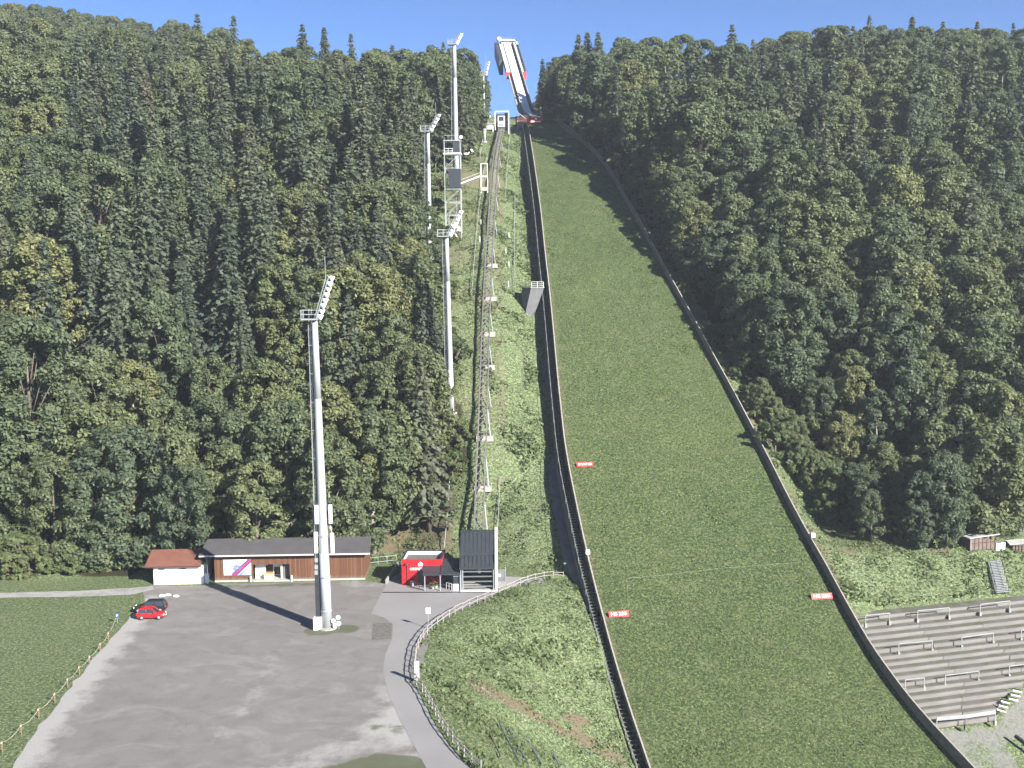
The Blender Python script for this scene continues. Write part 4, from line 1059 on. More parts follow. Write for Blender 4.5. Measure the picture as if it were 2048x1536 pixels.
# ------------------------------------------------------------------ floodlight masts
def floodlight(parent, c, aim, r=.45):
    a = Vector(aim).normalized()
    h = MB().lathe(c, a, [(.10, -.55*r/.45), (.24*r/.45, -.45*r/.45), (r*.92, -.05), (r, .12)], 12).build('floodlight', 'white_paint', parent, smooth=True)
    MB().lathe(Vector(c) + a*.122, a, [(r*.93, 0), (r*.90, .02)], 12).build('lens', 'lamp_glass', h)
def mast(base, height, r0, r1, label, boom=(1.7, 5.2), nl=8, lr=.45, ladder=True, rod=True, plat=1.5, lean=(0, 0)):
    b = Vector(base); tpv = b + Vector((lean[0], lean[1], height))
    t = thing('floodlight_mast', b, label, 'floodlight mast', 'floodlight masts of the ski jump')
    at = lambda f: b.lerp(tpv, f)
    mb_ = MB()
    for k in range(4): mb_.tube(at(k/4), at((k+1)/4), r0 + (r1 - r0)*k/4, r0 + (r1 - r0)*(k+1)/4, 18, caps=(k in (0, 3)))
    mb_.build('pole', 'mast_white', t, smooth=True)
    MB().lathe(b + Vector((0, 0, -.4)), (0, 0, 1), [(r0*1.9, 0), (r0*1.9, .55), (r0*1.2, .6)], 16).build('base_plate', 'concrete', t)
    if ladder:
        m = MB(); lo = Vector((-r0 - .42, -.1, 0)); hi = Vector((-r1 - .38, -.1, 0)); n = int(height / .9)
        for dy in (-.2, .2): m.beam(b + lo + Vector((0, dy, .5)), tpv + hi + Vector((0, dy, -.6)), .055)
        for k in range(n):
            f = (k + .5) / n; p = at(f) + lo.lerp(hi, f); m.beam(p + Vector((0, -.2, 0)), p + Vector((0, .2, 0)), .045)
            if k % 4 == 0: m.beam(p, at(f), .05)
        m.build('ladder', 'galv', t)
        m = MB(); m.beam(b + lo*.72 + Vector((0, .1, 1.2)), tpv + hi*.72 + Vector((0, .1, -.5)), .16, .22); m.build('cable_tray', 'dark_steel', t)
    pc = tpv + Vector((-.35*plat, 0, .1))
    pfm = MB().box(pc, (plat*1.35, plat*1.1, .16)).build('platform', 'galv', t)
    m = MB(); hx, hy = plat*.67, plat*.55
    cs = [(-hx, -hy), (hx, -hy), (hx, hy), (-hx, hy)]
    for i in range(4):
        a, c = Vector((*cs[i], 0)), Vector((*cs[(i+1) % 4], 0))
        m.beam(pc + a, pc + a + Vector((0, 0, 1.15)), .07)
        mid = (a + c)/2; m.beam(pc + mid, pc + mid + Vector((0, 0, 1.15)), .05)
        for z in (.6, 1.15): m.beam(pc + a + Vector((0, 0, z)), pc + c + Vector((0, 0, z)), .06)
    m.build('railing', 'galv', pfm)
    p0 = tpv + Vector((.25, 0, .1)); p1 = p0 + Vector((boom[0], 0, boom[1])); m = MB(); up = Vector((0, .28, 0))
    for s in (-1, 1): m.beam(p0 + up*s, p1 + up*s, .09)
    m.beam(p0 + Vector((-.3, 0, 0)), p1 + Vector((-.35, 0, 0)), .08)
    for k in range(9):
        q = p0.lerp(p1, k/8); m.beam(q - up, q + up, .06); q2 = p0.lerp(p1, (k + .5)/8); m.beam(q - up, q2 + Vector((-.33, 0, 0)), .05); m.beam(q2 + Vector((-.33, 0, 0)), q + up, .05)
    m.build('boom', 'galv', t)
    for k in range(nl):
        q = p0.lerp(p1, (k + .3) / (nl - .4)) + Vector((.52, -.1 + .2*(k % 2), 0)); floodlight(t, q, (.8, .25 - .1*(k % 3), -.45), lr)
    m = MB().tube(tpv + Vector((-.5, 0, -.6)), tpv + Vector((-.9, -.5, -.55)), .05, n=5)
    if rod: rodp('antenna_rod', p1 + Vector((-.4, 0, -.5)), p1 + Vector((-.45, 0, 2.6)), .035, 'galv', t, 6)
    return t
def mast_px(bp, tp_, Yadd=0.0):
    b = PG(*bp) if bp[1] < 1200 else P0(*bp)
    tt = AY(tp_[0], tp_[1], b.y)
    return b, tt.z - b.z, (tt.x - b.x, 0)
b, h, ln = mast_px((654, 1256), (629, 640))
A_M = mast(b, h, .70, .37, 'tall near floodlight mast standing on the gravel lot', lean=ln, lr=.40, nl=8)
for k, (px, py, dz) in enumerate(((633, 1029, 0), (661, 1028, 0), (632, 1085, 0), (665, 1087, 0))):
    p = AY(px, py, b.y - .4); MB().box(p, (.42, .22, 2.4 if k < 2 else 2.7)).build('antenna_panel', 'print_white', A_M)
    for z in (-.8, .8): piece('antenna_bracket', p + Vector((0, .1, z)), Vector((b.x + ln[0]*(p.z/h), b.y, p.z + z)), .07, .07, 'galv', A_M)
for py in (1120, 1134, 1145):
    MB().box(AY(632.5, py, b.y - .4), (.38, .3, .55)).build('radio_unit', 'galv', A_M)
m = MB(); m.beam(b + Vector((-1.05, -.2, .8)), Vector((b.x - .85 + ln[0]*.5, b.y - .1, h*.42)), .55, .35); m.build('cable_duct', 'dark_steel', A_M)
MB().box(b + Vector((-1.1, -.5, .75)), (.95, .8, 1.7)).build('base_cabinet', 'print_white', A_M)
for f in (.035, .105, .19): MB().lathe(b.lerp(b + Vector((ln[0], 0, h)), f*1.6), (0, 0, 1), [(.73 - .4*f, 0), (.76 - .4*f, .04), (.76 - .4*f, .2), (.73 - .4*f, .24)], 16).build('collar', 'galv', A_M)
b2, h2, ln2 = mast_px((903, 826), (893, 474)); mast(b2, h2, .54, .34, 'floodlight mast rising from the trees left of the lift track', boom=(2.0, 4.2), nl=7, lean=ln2, plat=1.5)
bc = AY(859, 470, 236); bc.z = G(bc.x, bc.y); tc_ = AY(856, 264, 236)
mast(bc, tc_.z - bc.z, .52, .34, 'leftmost distant floodlight mast beside the scaffold tower', boom=(1.9, 3.4), nl=5, lean=(tc_.x - bc.x, 0))
bd = PG(913, 352, 0, 200); td = AY(908.5, 90, bd.y)
mast(bd, td.z - bd.z, .66, .42, 'tallest floodlight mast behind the scaffold tower, reaching the sky', boom=(1.2, 2.4), nl=5, lean=(td.x - bd.x, 0), rod=False)
be = PG(969, 284, 0, 240); te = AY(967, 152, be.y)
mast(be, te.z - be.z, .40, .2, 'slim far floodlight mast beside the lift top station', boom=(.9, 3.6), nl=6, lr=.3, lean=(te.x - be.x, 0), ladder=False, plat=.7)
# spare lamps at the mast foot
sp0 = P0(673, 1258); t = thing('lamp_trolley', sp0, 'cluster of small white lamps on a stand at the near mast foot', 'lamp stand')
for k, (dx, dz) in enumerate(((-.35, 1.1), (.25, 1.55), (.3, .75), (-.2, .45))): floodlight(t, sp0 + Vector((dx, -.1, dz)), (-.1 + .2*k, -.9, .2), .3)
for dx in (-.35, 0, .35): piece('leg', sp0 + Vector((dx, .2*(dx == 0), 0)), sp0 + Vector((dx*.3, 0, 1.5)), .06, .06, 'galv', t)

# ------------------------------------------------------------------ scaffold tower and pedestal
sb = PG(908, 480, 0, 150); Ys = sb.y
Lf, Rt = AY(889, 480, Ys).x, AY(925, 480, Ys).x
zt = AY(908, 279, Ys).z; zb_ = sb.z
ct = thing('scaffold_tower', Vector((sb.x, Ys, zb_)), 'steel scaffold tower with two dark cabins beside the lift', 'scaffold tower')
def zpx(py): return AY(908, py, Ys).z
sx0, sx1, sd = Lf + .3, Rt - .2, 3.2
for x in (sx0, sx1):
    for y in (Ys, Ys + sd): piece('column', (x, y, zb_ - 1.5), (x, y, zt), .17, .17, 'galv', ct)
lev = [480, 456, 430, 404, 378, 336, 307, 281]
for a, b_ in zip(lev, lev[1:]):
    za, zc_ = zpx(a), zpx(b_)
    for y in (Ys, Ys + sd):
        piece('ledger', (sx0, y, zc_), (sx1, y, zc_), .12, .12, 'galv', ct)
        if b_ not in (336, 281): piece('brace', (sx0, y, za), (sx1, y, zc_), .09, .09, 'galv', ct)
    for x in (sx0, sx1): piece('ledger', (x, Ys, zc_), (x, Ys + sd, zc_), .12, .12, 'galv', ct)
wdt = sx1 - sx0
MB().box(((sx0 + sx1)/2 + .45, Ys + sd/2 - .2, (zpx(376) + zpx(338))/2), (wdt*.78, sd, zpx(338) - zpx(376))).build('cabin', 'anthracite', ct, label='lower dark cladded cabin')
for k in range(9): piece('cladding_rib', ((sx0+sx1)/2 + .45 - wdt*.39, Ys - .24, zpx(374) + k*(zpx(340) - zpx(374))/8), ((sx0+sx1)/2 + .45 + wdt*.39, Ys - .24, zpx(374) + k*(zpx(340) - zpx(374))/8), .06, .07, 'dark_steel', ct)
MB().box(((sx0 + sx1)/2, Ys + sd/2, zpx(307)), (wdt + .5, sd + .4, .3)).build('deck', 'white_paint', ct); MB().box(((sx0 + sx1)/2, Ys + sd/2, zpx(281)), (wdt + .4, sd + .4, .18)).build('roof', 'galv', ct)
MB().box((sx1 - wdt*.25, Ys + .1, (zpx(306) + zpx(282))/2), (wdt*.42, .1, zpx(282) - zpx(306) - .2)).build('cabin_panel', 'anthracite', ct)
MB().box(((sx0 + sx1)/2, Ys + sd - .1, (zpx(306) + zpx(282))/2), (wdt, .1, zpx(282) - zpx(306) - .2)).build('rear_panel', 'dark_steel', ct)
for z in (.55, 1.1): piece('railing', (sx0, Ys - .05, zpx(307) + z), (sx0 + wdt*.55, Ys - .05, zpx(307) + z), .07, .07, 'white_paint', ct)
for k in range(3): piece('railing_post', (sx0 + wdt*.25*k, Ys - .05, zpx(307)), (sx0 + wdt*.25*k, Ys - .05, zpx(307) + 1.1), .07, .07, 'white_paint', ct)
piece('top_rail', (sx0, Ys, zt + .9), (sx0 + wdt*.8, Ys, zt + .9), .08, .08, 'galv', ct)
floodlight(ct, Vector((sx1 + .2, Ys - .2, zt + .5)), (.4, -.9, -.1), .4)
for k in range(7): piece('stair_tread', (sx0 + .2 + .32*k, Ys + .4, zpx(478) + .3 + .55*k), (sx0 + .2 + .32*k, Ys + 1.4, zpx(478) + .3 + .55*k), .28, .06, 'galv', ct)
tz = zpx(470)
tl = thing('white_tarpaulin', Vector((sb.x, Ys, tz)), 'white sheeted equipment stacked in the foot of the scaffold tower', 'tarpaulin')
rg = random.Random(4)
m = MB()
for k in range(7):
    c = Vector((sx0 + .5 + rg.random()*(wdt - 1.2), Ys + .6 + rg.random()*1.5, zb_ + .4 + rg.random()*2.6)); m.lathe(c, (rg.uniform(-.4, .4), rg.uniform(-.4, .4), 1), [(.3, -.5), (.8, -.3), (.7, .3), (.25, .6)], 7)
m.build('sheet', 'print_white', tl)
m = MB()
for k in range(6):
    c = Vector((sx0 + .2 + rg.random()*1.6, Ys - .1, zb_ + 1 + rg.random()*3.4)); m.beam(c, c + Vector((rg.uniform(-.2, .6), rg.uniform(-.3, .3), rg.uniform(.8, 1.8))), .09)
m.build('loose_pole', 'galv', tl)
# gangway from the tower to the lift
ga = Vector((sx1, Ys + .8, zpx(368))); gm_ = AY(962, 353, Ys + 2.0)
gw = thing('gangway', ga, 'dark gangway bridge from the scaffold tower to the lift stop', 'gangway')
piece('deck', ga, gm_, 1.3, .2, 'dark_steel', gw); piece('edge_beam', ga + Vector((0, -.7, .1)), gm_ + Vector((0, -.7, .1)), .12, .26, 'white_paint', gw)
piece('handrail', ga + Vector((0, .7, 1.0)), gm_ + Vector((0, .7, 1.0)), .06, .06, 'galv', gw)
for k in range(4): p = ga.lerp(gm_, k/3) + Vector((0, .7, 0)); piece('railing_post', p, p + Vector((0, 0, 1.0)), .05, .05, 'galv', gw)
ls = thing('lift_stop', gm_, 'white steel frame of the intermediate lift stop beside the track', 'lift stop')
xr = AY(975, 353, Ys + 2.0).x; z1 = AY(968, 327, Ys + 2).z; z0 = AY(968, 378, Ys + 2).z
for x in (gm_.x, xr):
    piece('post', (x, gm_.y, z0 - .8), (x, gm_.y, z1), .16, .16, 'white_paint', ls)
piece('top_beam', (gm_.x, gm_.y, z1), (xr, gm_.y, z1), .16, .16, 'white_paint', ls); piece('deck_beam', (gm_.x, gm_.y, gm_.z), (xr, gm_.y, gm_.z), .2, .25, 'white_paint', ls)
MB().box(((gm_.x + xr)/2, gm_.y + .8, gm_.z), (xr - gm_.x, 1.5, .1)).build('deck', 'dark_steel', ls); MB().box(((gm_.x + xr)/2, gm_.y + .3, z0), (1.6, 1.2, .8)).build('footing', 'concrete_pale', ls)
# concrete pedestal below the stairs
pe = PG(1060, 630, 0, 150); Yp = pe.y
def pp(px, py, dy=0): return AY(px, py, Yp + dy)
pd = thing('concrete_pedestal', pe, 'grey wedge shaped concrete camera pedestal beside the dark stairway', 'pedestal')
f4 = [pp(1049, 636), pp(1068, 632), pp(1088, 576), pp(1062, 576)]
bk = [Vector((p.x + .15, p.y + 4.2, p.z)) for p in f4]; bk[0].x -= 1.6; bk[3].x -= 1.9
MB().add(f4 + bk, [(0, 1, 2, 3), (4, 7, 6, 5), (0, 3, 7, 4), (1, 5, 6, 2), (3, 2, 6, 7), (0, 4, 5, 1)]).build('block', 'concrete_dark', pd)
t3, t2 = f4[3], f4[2]
MB().prism([t3 + Vector((-1.9, 4.4, .02)), t3 + Vector((-.1, -.12, .02)), t2 + Vector((.12, -.12, .02)), t2 + Vector((.12, 4.4, .02))], (0, 0, .14)).build('deck', 'concrete_pale', pd)
for z in (.45, .85, 1.25): piece('rail', t3 + Vector((.1, 0, z)), t2 + Vector((-.1, 0, z)), .07, .07, 'white_paint', pd); piece('rail', t3 + Vector((-1.7, 4.0, z)), t3 + Vector((.1, 0, z)), .06, .06, 'galv', pd)
for f in (0, .5, 1): p = t3.lerp(t2, .04 + .92*f); piece('railing_post', p, p + Vector((0, 0, 1.25)), .08, .08, 'white_paint', pd)
for f in (.35, .75): p = t3.lerp(t3 + Vector((-1.8, 4.2, 0)), f); piece('railing_post', p, p + Vector((0, 0, 1.25)), .07, .07, 'galv', pd)

# ------------------------------------------------------------------ pipes, handrails and posts on the lift bank
def pipe_px(pts, label, h=.85, r=.05, mat='galv', name='handrail_pipe', cat='handrail', every=4.0):
    P = [PG(x, y, h) for x, y in pts]; P = resample(P, 2.0) if len(P) > 2 else [P[0].lerp(P[1], k/12) for k in range(13)]
    t = thing(name, Vector((P[0].x, P[0].y, P[0].z - h)), label, cat)
    MB().path(P, r, 6).build('pipe', mat, t)
    acc = 0
    for a, b_ in zip(P, P[1:]):
        acc += (b_ - a).length
        if acc >= every: acc = 0; piece('post', (b_.x, b_.y, G(b_.x, b_.y) - .2), b_, .06, .06, mat, t)
pipe_px([(976, 305), (966, 350), (958, 415), (950, 500), (943, 590)], 'long pale handrail left of the lift track on the upper slope')
pipe_px([(1022, 246), (1018, 290), (1014, 340), (1011, 392)], 'pale handrail right of the lift track near the top')
pipe_px([(1030, 385), (1029, 450), (1029, 520), (1031, 585)], 'pale handrail right of the lift track above the concrete pedestal')
pipe_px([(899, 962), (896, 1010), (892, 1055), (888, 1096)], 'pale handrail left of the lift track just above the ticket building', r=.08)
pipe_px([(1000, 955), (998, 1000), (996, 1040), (993, 1070)], 'pale handrail right of the lift track just above the lift station')
pipe_px([(980, 250), (972, 262), (964, 285), (960, 310)], 'curved pale pipe below the access platform', r=.1)
for k, (px, py, lab) in enumerate(((1018, 476, 'pale marker post on the lift bank, uppermost of four'), (1012, 508, 'pale marker post on the lift bank, second from the top'), (1018, 534, 'pale marker post on the lift bank, third from the top'), (1017, 574, 'pale marker post on the lift bank, nearest the pedestal'),
                                   (962, 450, 'pale marker post left of the lift track, upper one'), (960, 484, 'pale marker post left of the lift track, lower one'), (907, 832, 'short white post at the foot of the middle floodlight mast'))):
    p = PG(px, py); t = thing('marker_post', p, lab, 'post', 'marker posts on the lift bank')
    piece('stake', p - Vector((0, 0, .3)), p + Vector((0, 0, 1.25)), .12, .12, 'white_paint', t); piece('arm', p + Vector((0, 0, 1.2)), p + Vector((-.5, .2, .85)), .07, .07, 'galv', t)
# white banner barriers near the scaffold tower
for x0, x1, py, lab in ((868, 886, 312, 'white banner barrier left of the scaffold tower'), (928, 947, 309, 'white banner barrier right of the scaffold tower')):
    a, b_ = PG(x0, py, 0, 200), PG(x1, py, 0, 200); t = thing('banner_barrier', a, lab, 'barrier')
    MB().prism([a, b_, b_ + Vector((0, 0, 1.5)), a + Vector((0, 0, 1.5))], (0, .06, 0)).build('banner', 'print_white', t)
    for p in (a, a.lerp(b_, .5), b_): piece('post', p - Vector((0, -.1, .3)), p + Vector((0, .1, 1.6)), .07, .07, 'galv', t)

# ------------------------------------------------------------------ wooden fence along the path
def walk(P, st):
    out = []; acc = 0.0; out.append(P[0].copy())
    for a, b in zip(P, P[1:]):
        L = (b - a).length; d = st - acc
        while d <= L: out.append(a.lerp(b, d / L)); d += st
        acc = (acc + L) % st
    return out
FP = walk([Vector((p.x + .15, p.y, 0)) for p in FENCE], 1.75)
fe = thing('wooden_fence', FP[0], 'grey wooden post and rail fence curving along the asphalt path', 'fence')
UPF = MB().tube((0, 0, -.3), (0, 0, 1.12), .075, .065, 7).mesh('post'); UPF.materials.append(MATS['fence_wood'])
for i, p in enumerate(FP):
    z = G(p.x, p.y) * .5; p.z = min(0, z)
    o = link('post', UPF, None, fe, p - fe.location); o.rotation_euler = (rnd.uniform(-.06, .06), rnd.uniform(-.06, .06), rnd.uniform(0, 6))
for i, (a, b) in enumerate(zip(FP, FP[1:])):
    for z in (1.0, .52): rodp('rail', a + Vector((0, 0, z + rnd.uniform(-.06, .06))), b + Vector((0, 0, z + rnd.uniform(-.06, .06))), rnd.uniform(.05, .065), 'fence_wood', fe, 6)
b0 = P0(832, 1364); t = thing('notice_board', b0, 'tall narrow grey board at the bend of the wooden fence', 'sign')
MB().box(b0 + Vector((.1, .1, 1.3)), (.6, .06, 2.1), .4).build('panel', 'galv', t); piece('post', b0 + Vector((.1, .16, -.2)), b0 + Vector((.1, .16, 2.4)), .08, .08, 'galv', t)
b0 = P0(857, 1257); t = thing('path_sign', b0, 'twin narrow white sign plates on a post by the curved fence', 'sign')
piece('post', b0, b0 + Vector((0, 0, 2.7)), .07, .07, 'galv', t)
for dx in (-.17, .17): MB().box(b0 + Vector((dx, -.06, 2.35)), (.24, .03, .75), .5).build('plate', 'print_white', t)
b0 = P0(235, 1246); t = thing('parking_sign', b0, 'small blue sign on a short post at the left edge of the lot', 'sign')
piece('post', b0, b0 + Vector((0, 0, .9)), .05, .05, 'galv', t); MB().box(b0 + Vector((0, -.05, 1.0)), (.42, .03, .6)).build('plate', 'blue_sign', t); lettering('P', .42, .2, 'print_white', t, b0 + Vector((0, -.08, 1.0)), 0)
sk = []
names = ['nearest the parking sign', 'second from the parking sign', 'third from the parking sign', 'fourth from the parking sign', 'fifth from the parking sign', 'sixth from the parking sign', 'seventh from the parking sign', 'second from the photo\'s left edge', 'nearest the photo\'s left edge']
for k, (zx, zy) in enumerate(((888, 492), (822, 582), (736, 688), (650, 775), (555, 878), (450, 1000), (318, 1128), (176, 1262), (20, 1405))):
    p = P0(zx/4.086, 1160 + zy/4.086); sk.append(p)
    t = thing('wooden_stake', p, 'orange wooden stake along the lot edge, ' + names[k], 'stake', 'wooden stakes along the lot')
    o = MB().beam(p - Vector((0, 0, .2)), p + Vector((rnd.uniform(-.08, .08), 0, 1.12)), .085).build('stake', 'stake_wood', t)
    MB().tube(p + Vector((-.03, -.03, .86)), p + Vector((-.03, -.03, .98)), .09, n=6).build('rope_ring', 'rope', t)
q1 = [P0(232, 1250)] + sk + [P0(-40, 1520)]
m = MB()
for a, b in zip(q1, q1[1:]):
    pts = [a.lerp(b, f/4) + Vector((0, 0, .92 - .28*(1 - (f/2 - 1)**2))) for f in range(5)]; m.path(pts, .022, 4)
m.build('barrier_rope', 'rope', label='pale rope strung between the orange stakes along the lot', cat='rope')
for k, (px, py) in enumerate(((324, 1192), (336, 1190.5), (352, 1193))):
    p = P0(px, py); t = MB().lathe(p - Vector((0, 0, .1)), (.05, 0, 1), [(.42, 0), (.46, .12), (.36, .26), (.12, .32)], 9).build('boundary_stone', 'print_white', label='flat white boundary stone on the gravel behind the cars, ' + ('leftmost of three', 'middle of three', 'rightmost of three')[k], cat='stone', group='white boundary stones')
    t.scale = (1, .6, 1); t.location = (0, p.y * .4, 0)

# ------------------------------------------------------------------ cars
def car(name, loc, rz, L, Wc, Hc, paint, label, wagon):
    t = thing(name, loc, label, 'car'); t.rotation_euler = (0, 0, rz)
    hl, hw = L/2, Wc/2; zb_, belt = .28, Hc*.60
    st_ = [(-hl, .72, .50*Hc), (-hl + .12, .93, belt*.98), (-hl + .6, 1.0, belt), (0, 1.0, belt*.98), (hl - 1.15, .99, belt*.95), (hl - .45, .95, belt*.82), (hl - .1, .86, belt*.70), (hl, .70, belt*.58)]
    m = MB(); n = 8
    for x, k, zt in st_:
        w = hw*k; m.v += [(x, -w*.92, zb_), (x, -w, zb_ + .16), (x, -w*.985, zt - .14), (x, -w*.88, zt), (x, w*.88, zt), (x, w*.985, zt - .14), (x, w, zb_ + .16), (x, w*.92, zb_)]
    for i in range(len(st_) - 1):
        for j in range(n): m.f.append((i*n + j, i*n + (j+1) % n, (i+1)*n + (j+1) % n, (i+1)*n + j))
    m.f += [tuple(range(n)), tuple(range((len(st_)-1)*n, len(st_)*n))]
    body = link('body', m.mesh('body'), paint, t)
    xr, xr2, xf2, xf = (-hl + .15, -hl + .45, hl - 1.9, hl - 1.15) if wagon else (-hl + .10, -hl + .38, hl - 1.65, hl - .95)
    zt = Hc
    cab = MB().add([(xr, -hw*.90, belt - .03), (xf, -hw*.90, belt*.95 - .03), (xf, hw*.90, belt*.95 - .03), (xr, hw*.90, belt - .03), (xr2, -hw*.72, zt - .07), (xf2, -hw*.72, zt - .07), (xf2, hw*.72, zt - .07), (xr2, hw*.72, zt - .07)],
                   [(3, 2, 1, 0), (4, 5, 6, 7), (0, 1, 5, 4), (1, 2, 6, 5), (2, 3, 7, 6), (3, 0, 4, 7)])
    link('window_glass', cab.mesh('window_glass'), 'glass_dark', t)
    rf = MB().hexa([(xr2 - .05, -hw*.74, zt - .07), (xf2 + .05, -hw*.74, zt - .07), (xf2 + .05, hw*.74, zt - .07), (xr2 - .05, hw*.74, zt - .07)], [(xr2 + .1, -hw*.64, zt), (xf2 - .1, -hw*.64, zt), (xf2 - .1, hw*.64, zt), (xr2 + .1, hw*.64, zt)])
    link('roof', rf.mesh('roof'), paint, t)
    xm = (xr2 + xf2) / 2 + .05
    for s in (-1, 1):
        for a, b in (((xr, s*hw*.905, belt - .02), (xr2, s*hw*.725, zt - .06)), ((xf, s*hw*.905, belt*.95 - .02), (xf2, s*hw*.725, zt - .06)), ((xm, s*hw*.905, belt - .02), (xm, s*hw*.725, zt - .06))):
            link('pillar', MB().beam(a, b, .09, .06).mesh('pillar'), paint, t)
        link('mirror', MB().lathe((xf - .35, s*(hw + .02), belt + .08), (0, s, 0), [(.05, 0), (.11, .06), (.09, .16), (.02, .19)], 8).mesh('mirror'), paint, t)
        link('headlight', MB().lathe((hl - .10, s*hw*.66, belt*.63), (1, s*.3, .15), [(.05, -.1), (.16, -.02), (.13, .05)], 10).mesh('headlight'), 'lamp_glass', t)
        link('taillight', MB().box((-hl + .02, s*hw*.74, belt*.86), (.1, .18, .3)).mesh('taillight'), 'tail_glass', t)
        for x in (-hl + .72, hl - .72):
            ty_ = link('wheel', MB().lathe((x, s*(hw - .16), .31), (0, s, 0), [(.24, -.02), (.31, 0), (.31, .17), (.26, .19), (.2, .17)], 18).mesh('wheel', smooth=False), 'rubber', t)
            link('rim', MB().lathe((x, s*(hw - .16), .31), (0, s, 0), [(.19, .15), (.19, .185), (.07, .20)], 12).mesh('rim'), 'galv', ty_)
    link('bumper', MB().box((hl - .02, 0, .42), (.14, Wc*.8, .16)).mesh('bumper'), 'rubber', t)
    link('number_plate', MB().box((hl + .06, 0, .45), (.02, .5, .11)).mesh('number_plate'), 'print_white', t)
    return t
c1 = P0(300, 1240); car('parked_car', c1 + Vector((0, .75, .02)), R_(4), 3.65, 1.62, 1.50, 'paint_red', 'small red hatchback parked at the left edge of the gravel lot', False)
c2 = P0(297, 1226); car('parked_car', c2 + Vector((0, .95, .02)), R_(184), 4.35, 1.78, 1.52, 'paint_black', 'black estate car parked behind the red hatchback', True)

# ------------------------------------------------------------------ spectator terrace on the right
def tread_mat():
    m, nt, b = nodes('terrace_tread')
    a_, f_ = noise(nt, .45, 4, .65, dist=.4), noise(nt, 4, 4, .7)
    c = mixc(nt, ramp(nt, a_, [(.40, (0, 0, 0)), (.62, (1, 1, 1))]), (.128, .118, .108), (.085, .092, .055))
    c = mixc(nt, ramp(nt, f_, [(.3, (.6, .6, .6)), (.5, (0, 0, 0))]), c, (.06, .056, .04))
    c = mixc(nt, ramp(nt, f_, [(.6, (0, 0, 0)), (.75, (.5, .5, .5))]), c, (.19, .175, .16))
    nt.links.new(c, b.inputs['Base Color']); b.inputs['Roughness'].default_value = .9; bump(nt, b, f_, .6, .08); MATS['terrace_tread'] = m
tread_mat()
plain('kerb_concrete', (.205, .194, .182), .9, 0, .3, 1.3)
RD = Vector((math.cos(TH + R_(7)), math.sin(TH + R_(7)), 0)); RN = Vector((-RD.y, RD.x, 0))
rows = []
for k in range(17):
    py = 1228 + 14.0*k
    q_e = np.interp(py, [y for x, y in RIGHT_PX], [x for x, y in RIGHT_PX]); p = PG(q_e + 13, py)
    rows.append(p)
te = thing('spectator_terrace', rows[0], 'grassy concrete standing terrace beside the outrun on the right', 'terrace')
for k, p in enumerate(rows):
    end = 50.0
    lim = np.interp(1228 + 14.0*k, [1228, 1375, 1395, 1415, 1435, 1460], [2400, 2400, 2040, 2012, 1998, 1985])
    n = 2.0
    while n < 48 and proj(p + RD*n)[0] < lim: n += .5
    q0, w0 = qw(p.x, p.y)
    st0 = p - RD*(max(0.0, w0 - float(wR(q0)) - .45)); z = G(p.x + RD.x*6, p.y + RD.y*6) + .25
    st0.z = z; en = Vector((p.x + RD.x*n, p.y + RD.y*n, z))
    dn = (rows[k] - rows[k-1]).dot(-RN) if k else 1.6
    L = (en - st0).length; ns = max(2, int(L / 9)); 
    for j in range(ns):
        a, b = st0.lerp(en, j/ns), st0.lerp(en, (j+1)/ns); jz = Vector((0, 0, rnd.uniform(-.05, .05))); jn = RN*rnd.uniform(-.06, .06)
        piece('step_kerb', a - Vector((0, 0, .28)) + jz + RD*.03 + jn, b - Vector((0, 0, .28)) + jz - RD*.03 + jn, .28, .62, 'kerb_concrete', te)
    dpt = max(1.2, dn) + .5
    MB().prism([st0 + RN*.145 - Vector((0, 0, .5)), en + RN*.145 - Vector((0, 0, .5)), en + RN*dpt - Vector((0, 0, .38)), st0 + RN*dpt - Vector((0, 0, .38))], (0, 0, .44)).build('tread', 'terrace_tread', te)
bl = ['upper row of the terrace', 'middle row of the terrace', 'third row of the terrace', 'bottom edge of the terrace']
bars = [((1731, 1252), (1779, 1247), 0, 'nearest the board wall'), ((1835, 1242), (1898, 1236), 0, 'second from the board wall'), ((1960, 1229), (2019, 1222), 0, 'third from the board wall'),
        ((1797, 1309), (1864, 1303), 1, 'nearest the board wall'), ((1923, 1296), (1986, 1287), 1, 'second from the board wall'), ((2042, 1281), (2095, 1275), 1, 'at the photo\'s right edge'),
        ((1810, 1382), (1848, 1378), 2, 'nearest the board wall'), ((1890, 1373), (1957, 1364), 2, 'second from the board wall'), ((2018, 1354), (2080, 1346), 2, 'at the photo\'s right edge'),
        ((1873, 1461), (1931, 1456), 3, 'nearest the board wall'), ((1931, 1456), (1990, 1447), 3, 'right half')]
for a_, b_, rw_, wh_ in bars:
    a, b = PG(*a_), PG(*b_)
    t = thing('crash_barrier', a, 'grey tubular crash barrier on the ' + bl[rw_] + ', ' + wh_, 'barrier', 'crash barriers on the terrace')
    for p in (a, b):
        piece('post', p + Vector((0, 0, .2)), p + Vector((0, 0, 1.55)), .10, .10, 'barrier_grey', t); MB().box(p + Vector((0, 0, .1)), (.3, .34, .6), .2).build('foot_block', 'concrete', t)
    piece('rail', a + Vector((0, 0, 1.55)), b + Vector((0, 0, 1.55)), .10, .12 if rw_ < 3 else .5, 'barrier_grey', t)
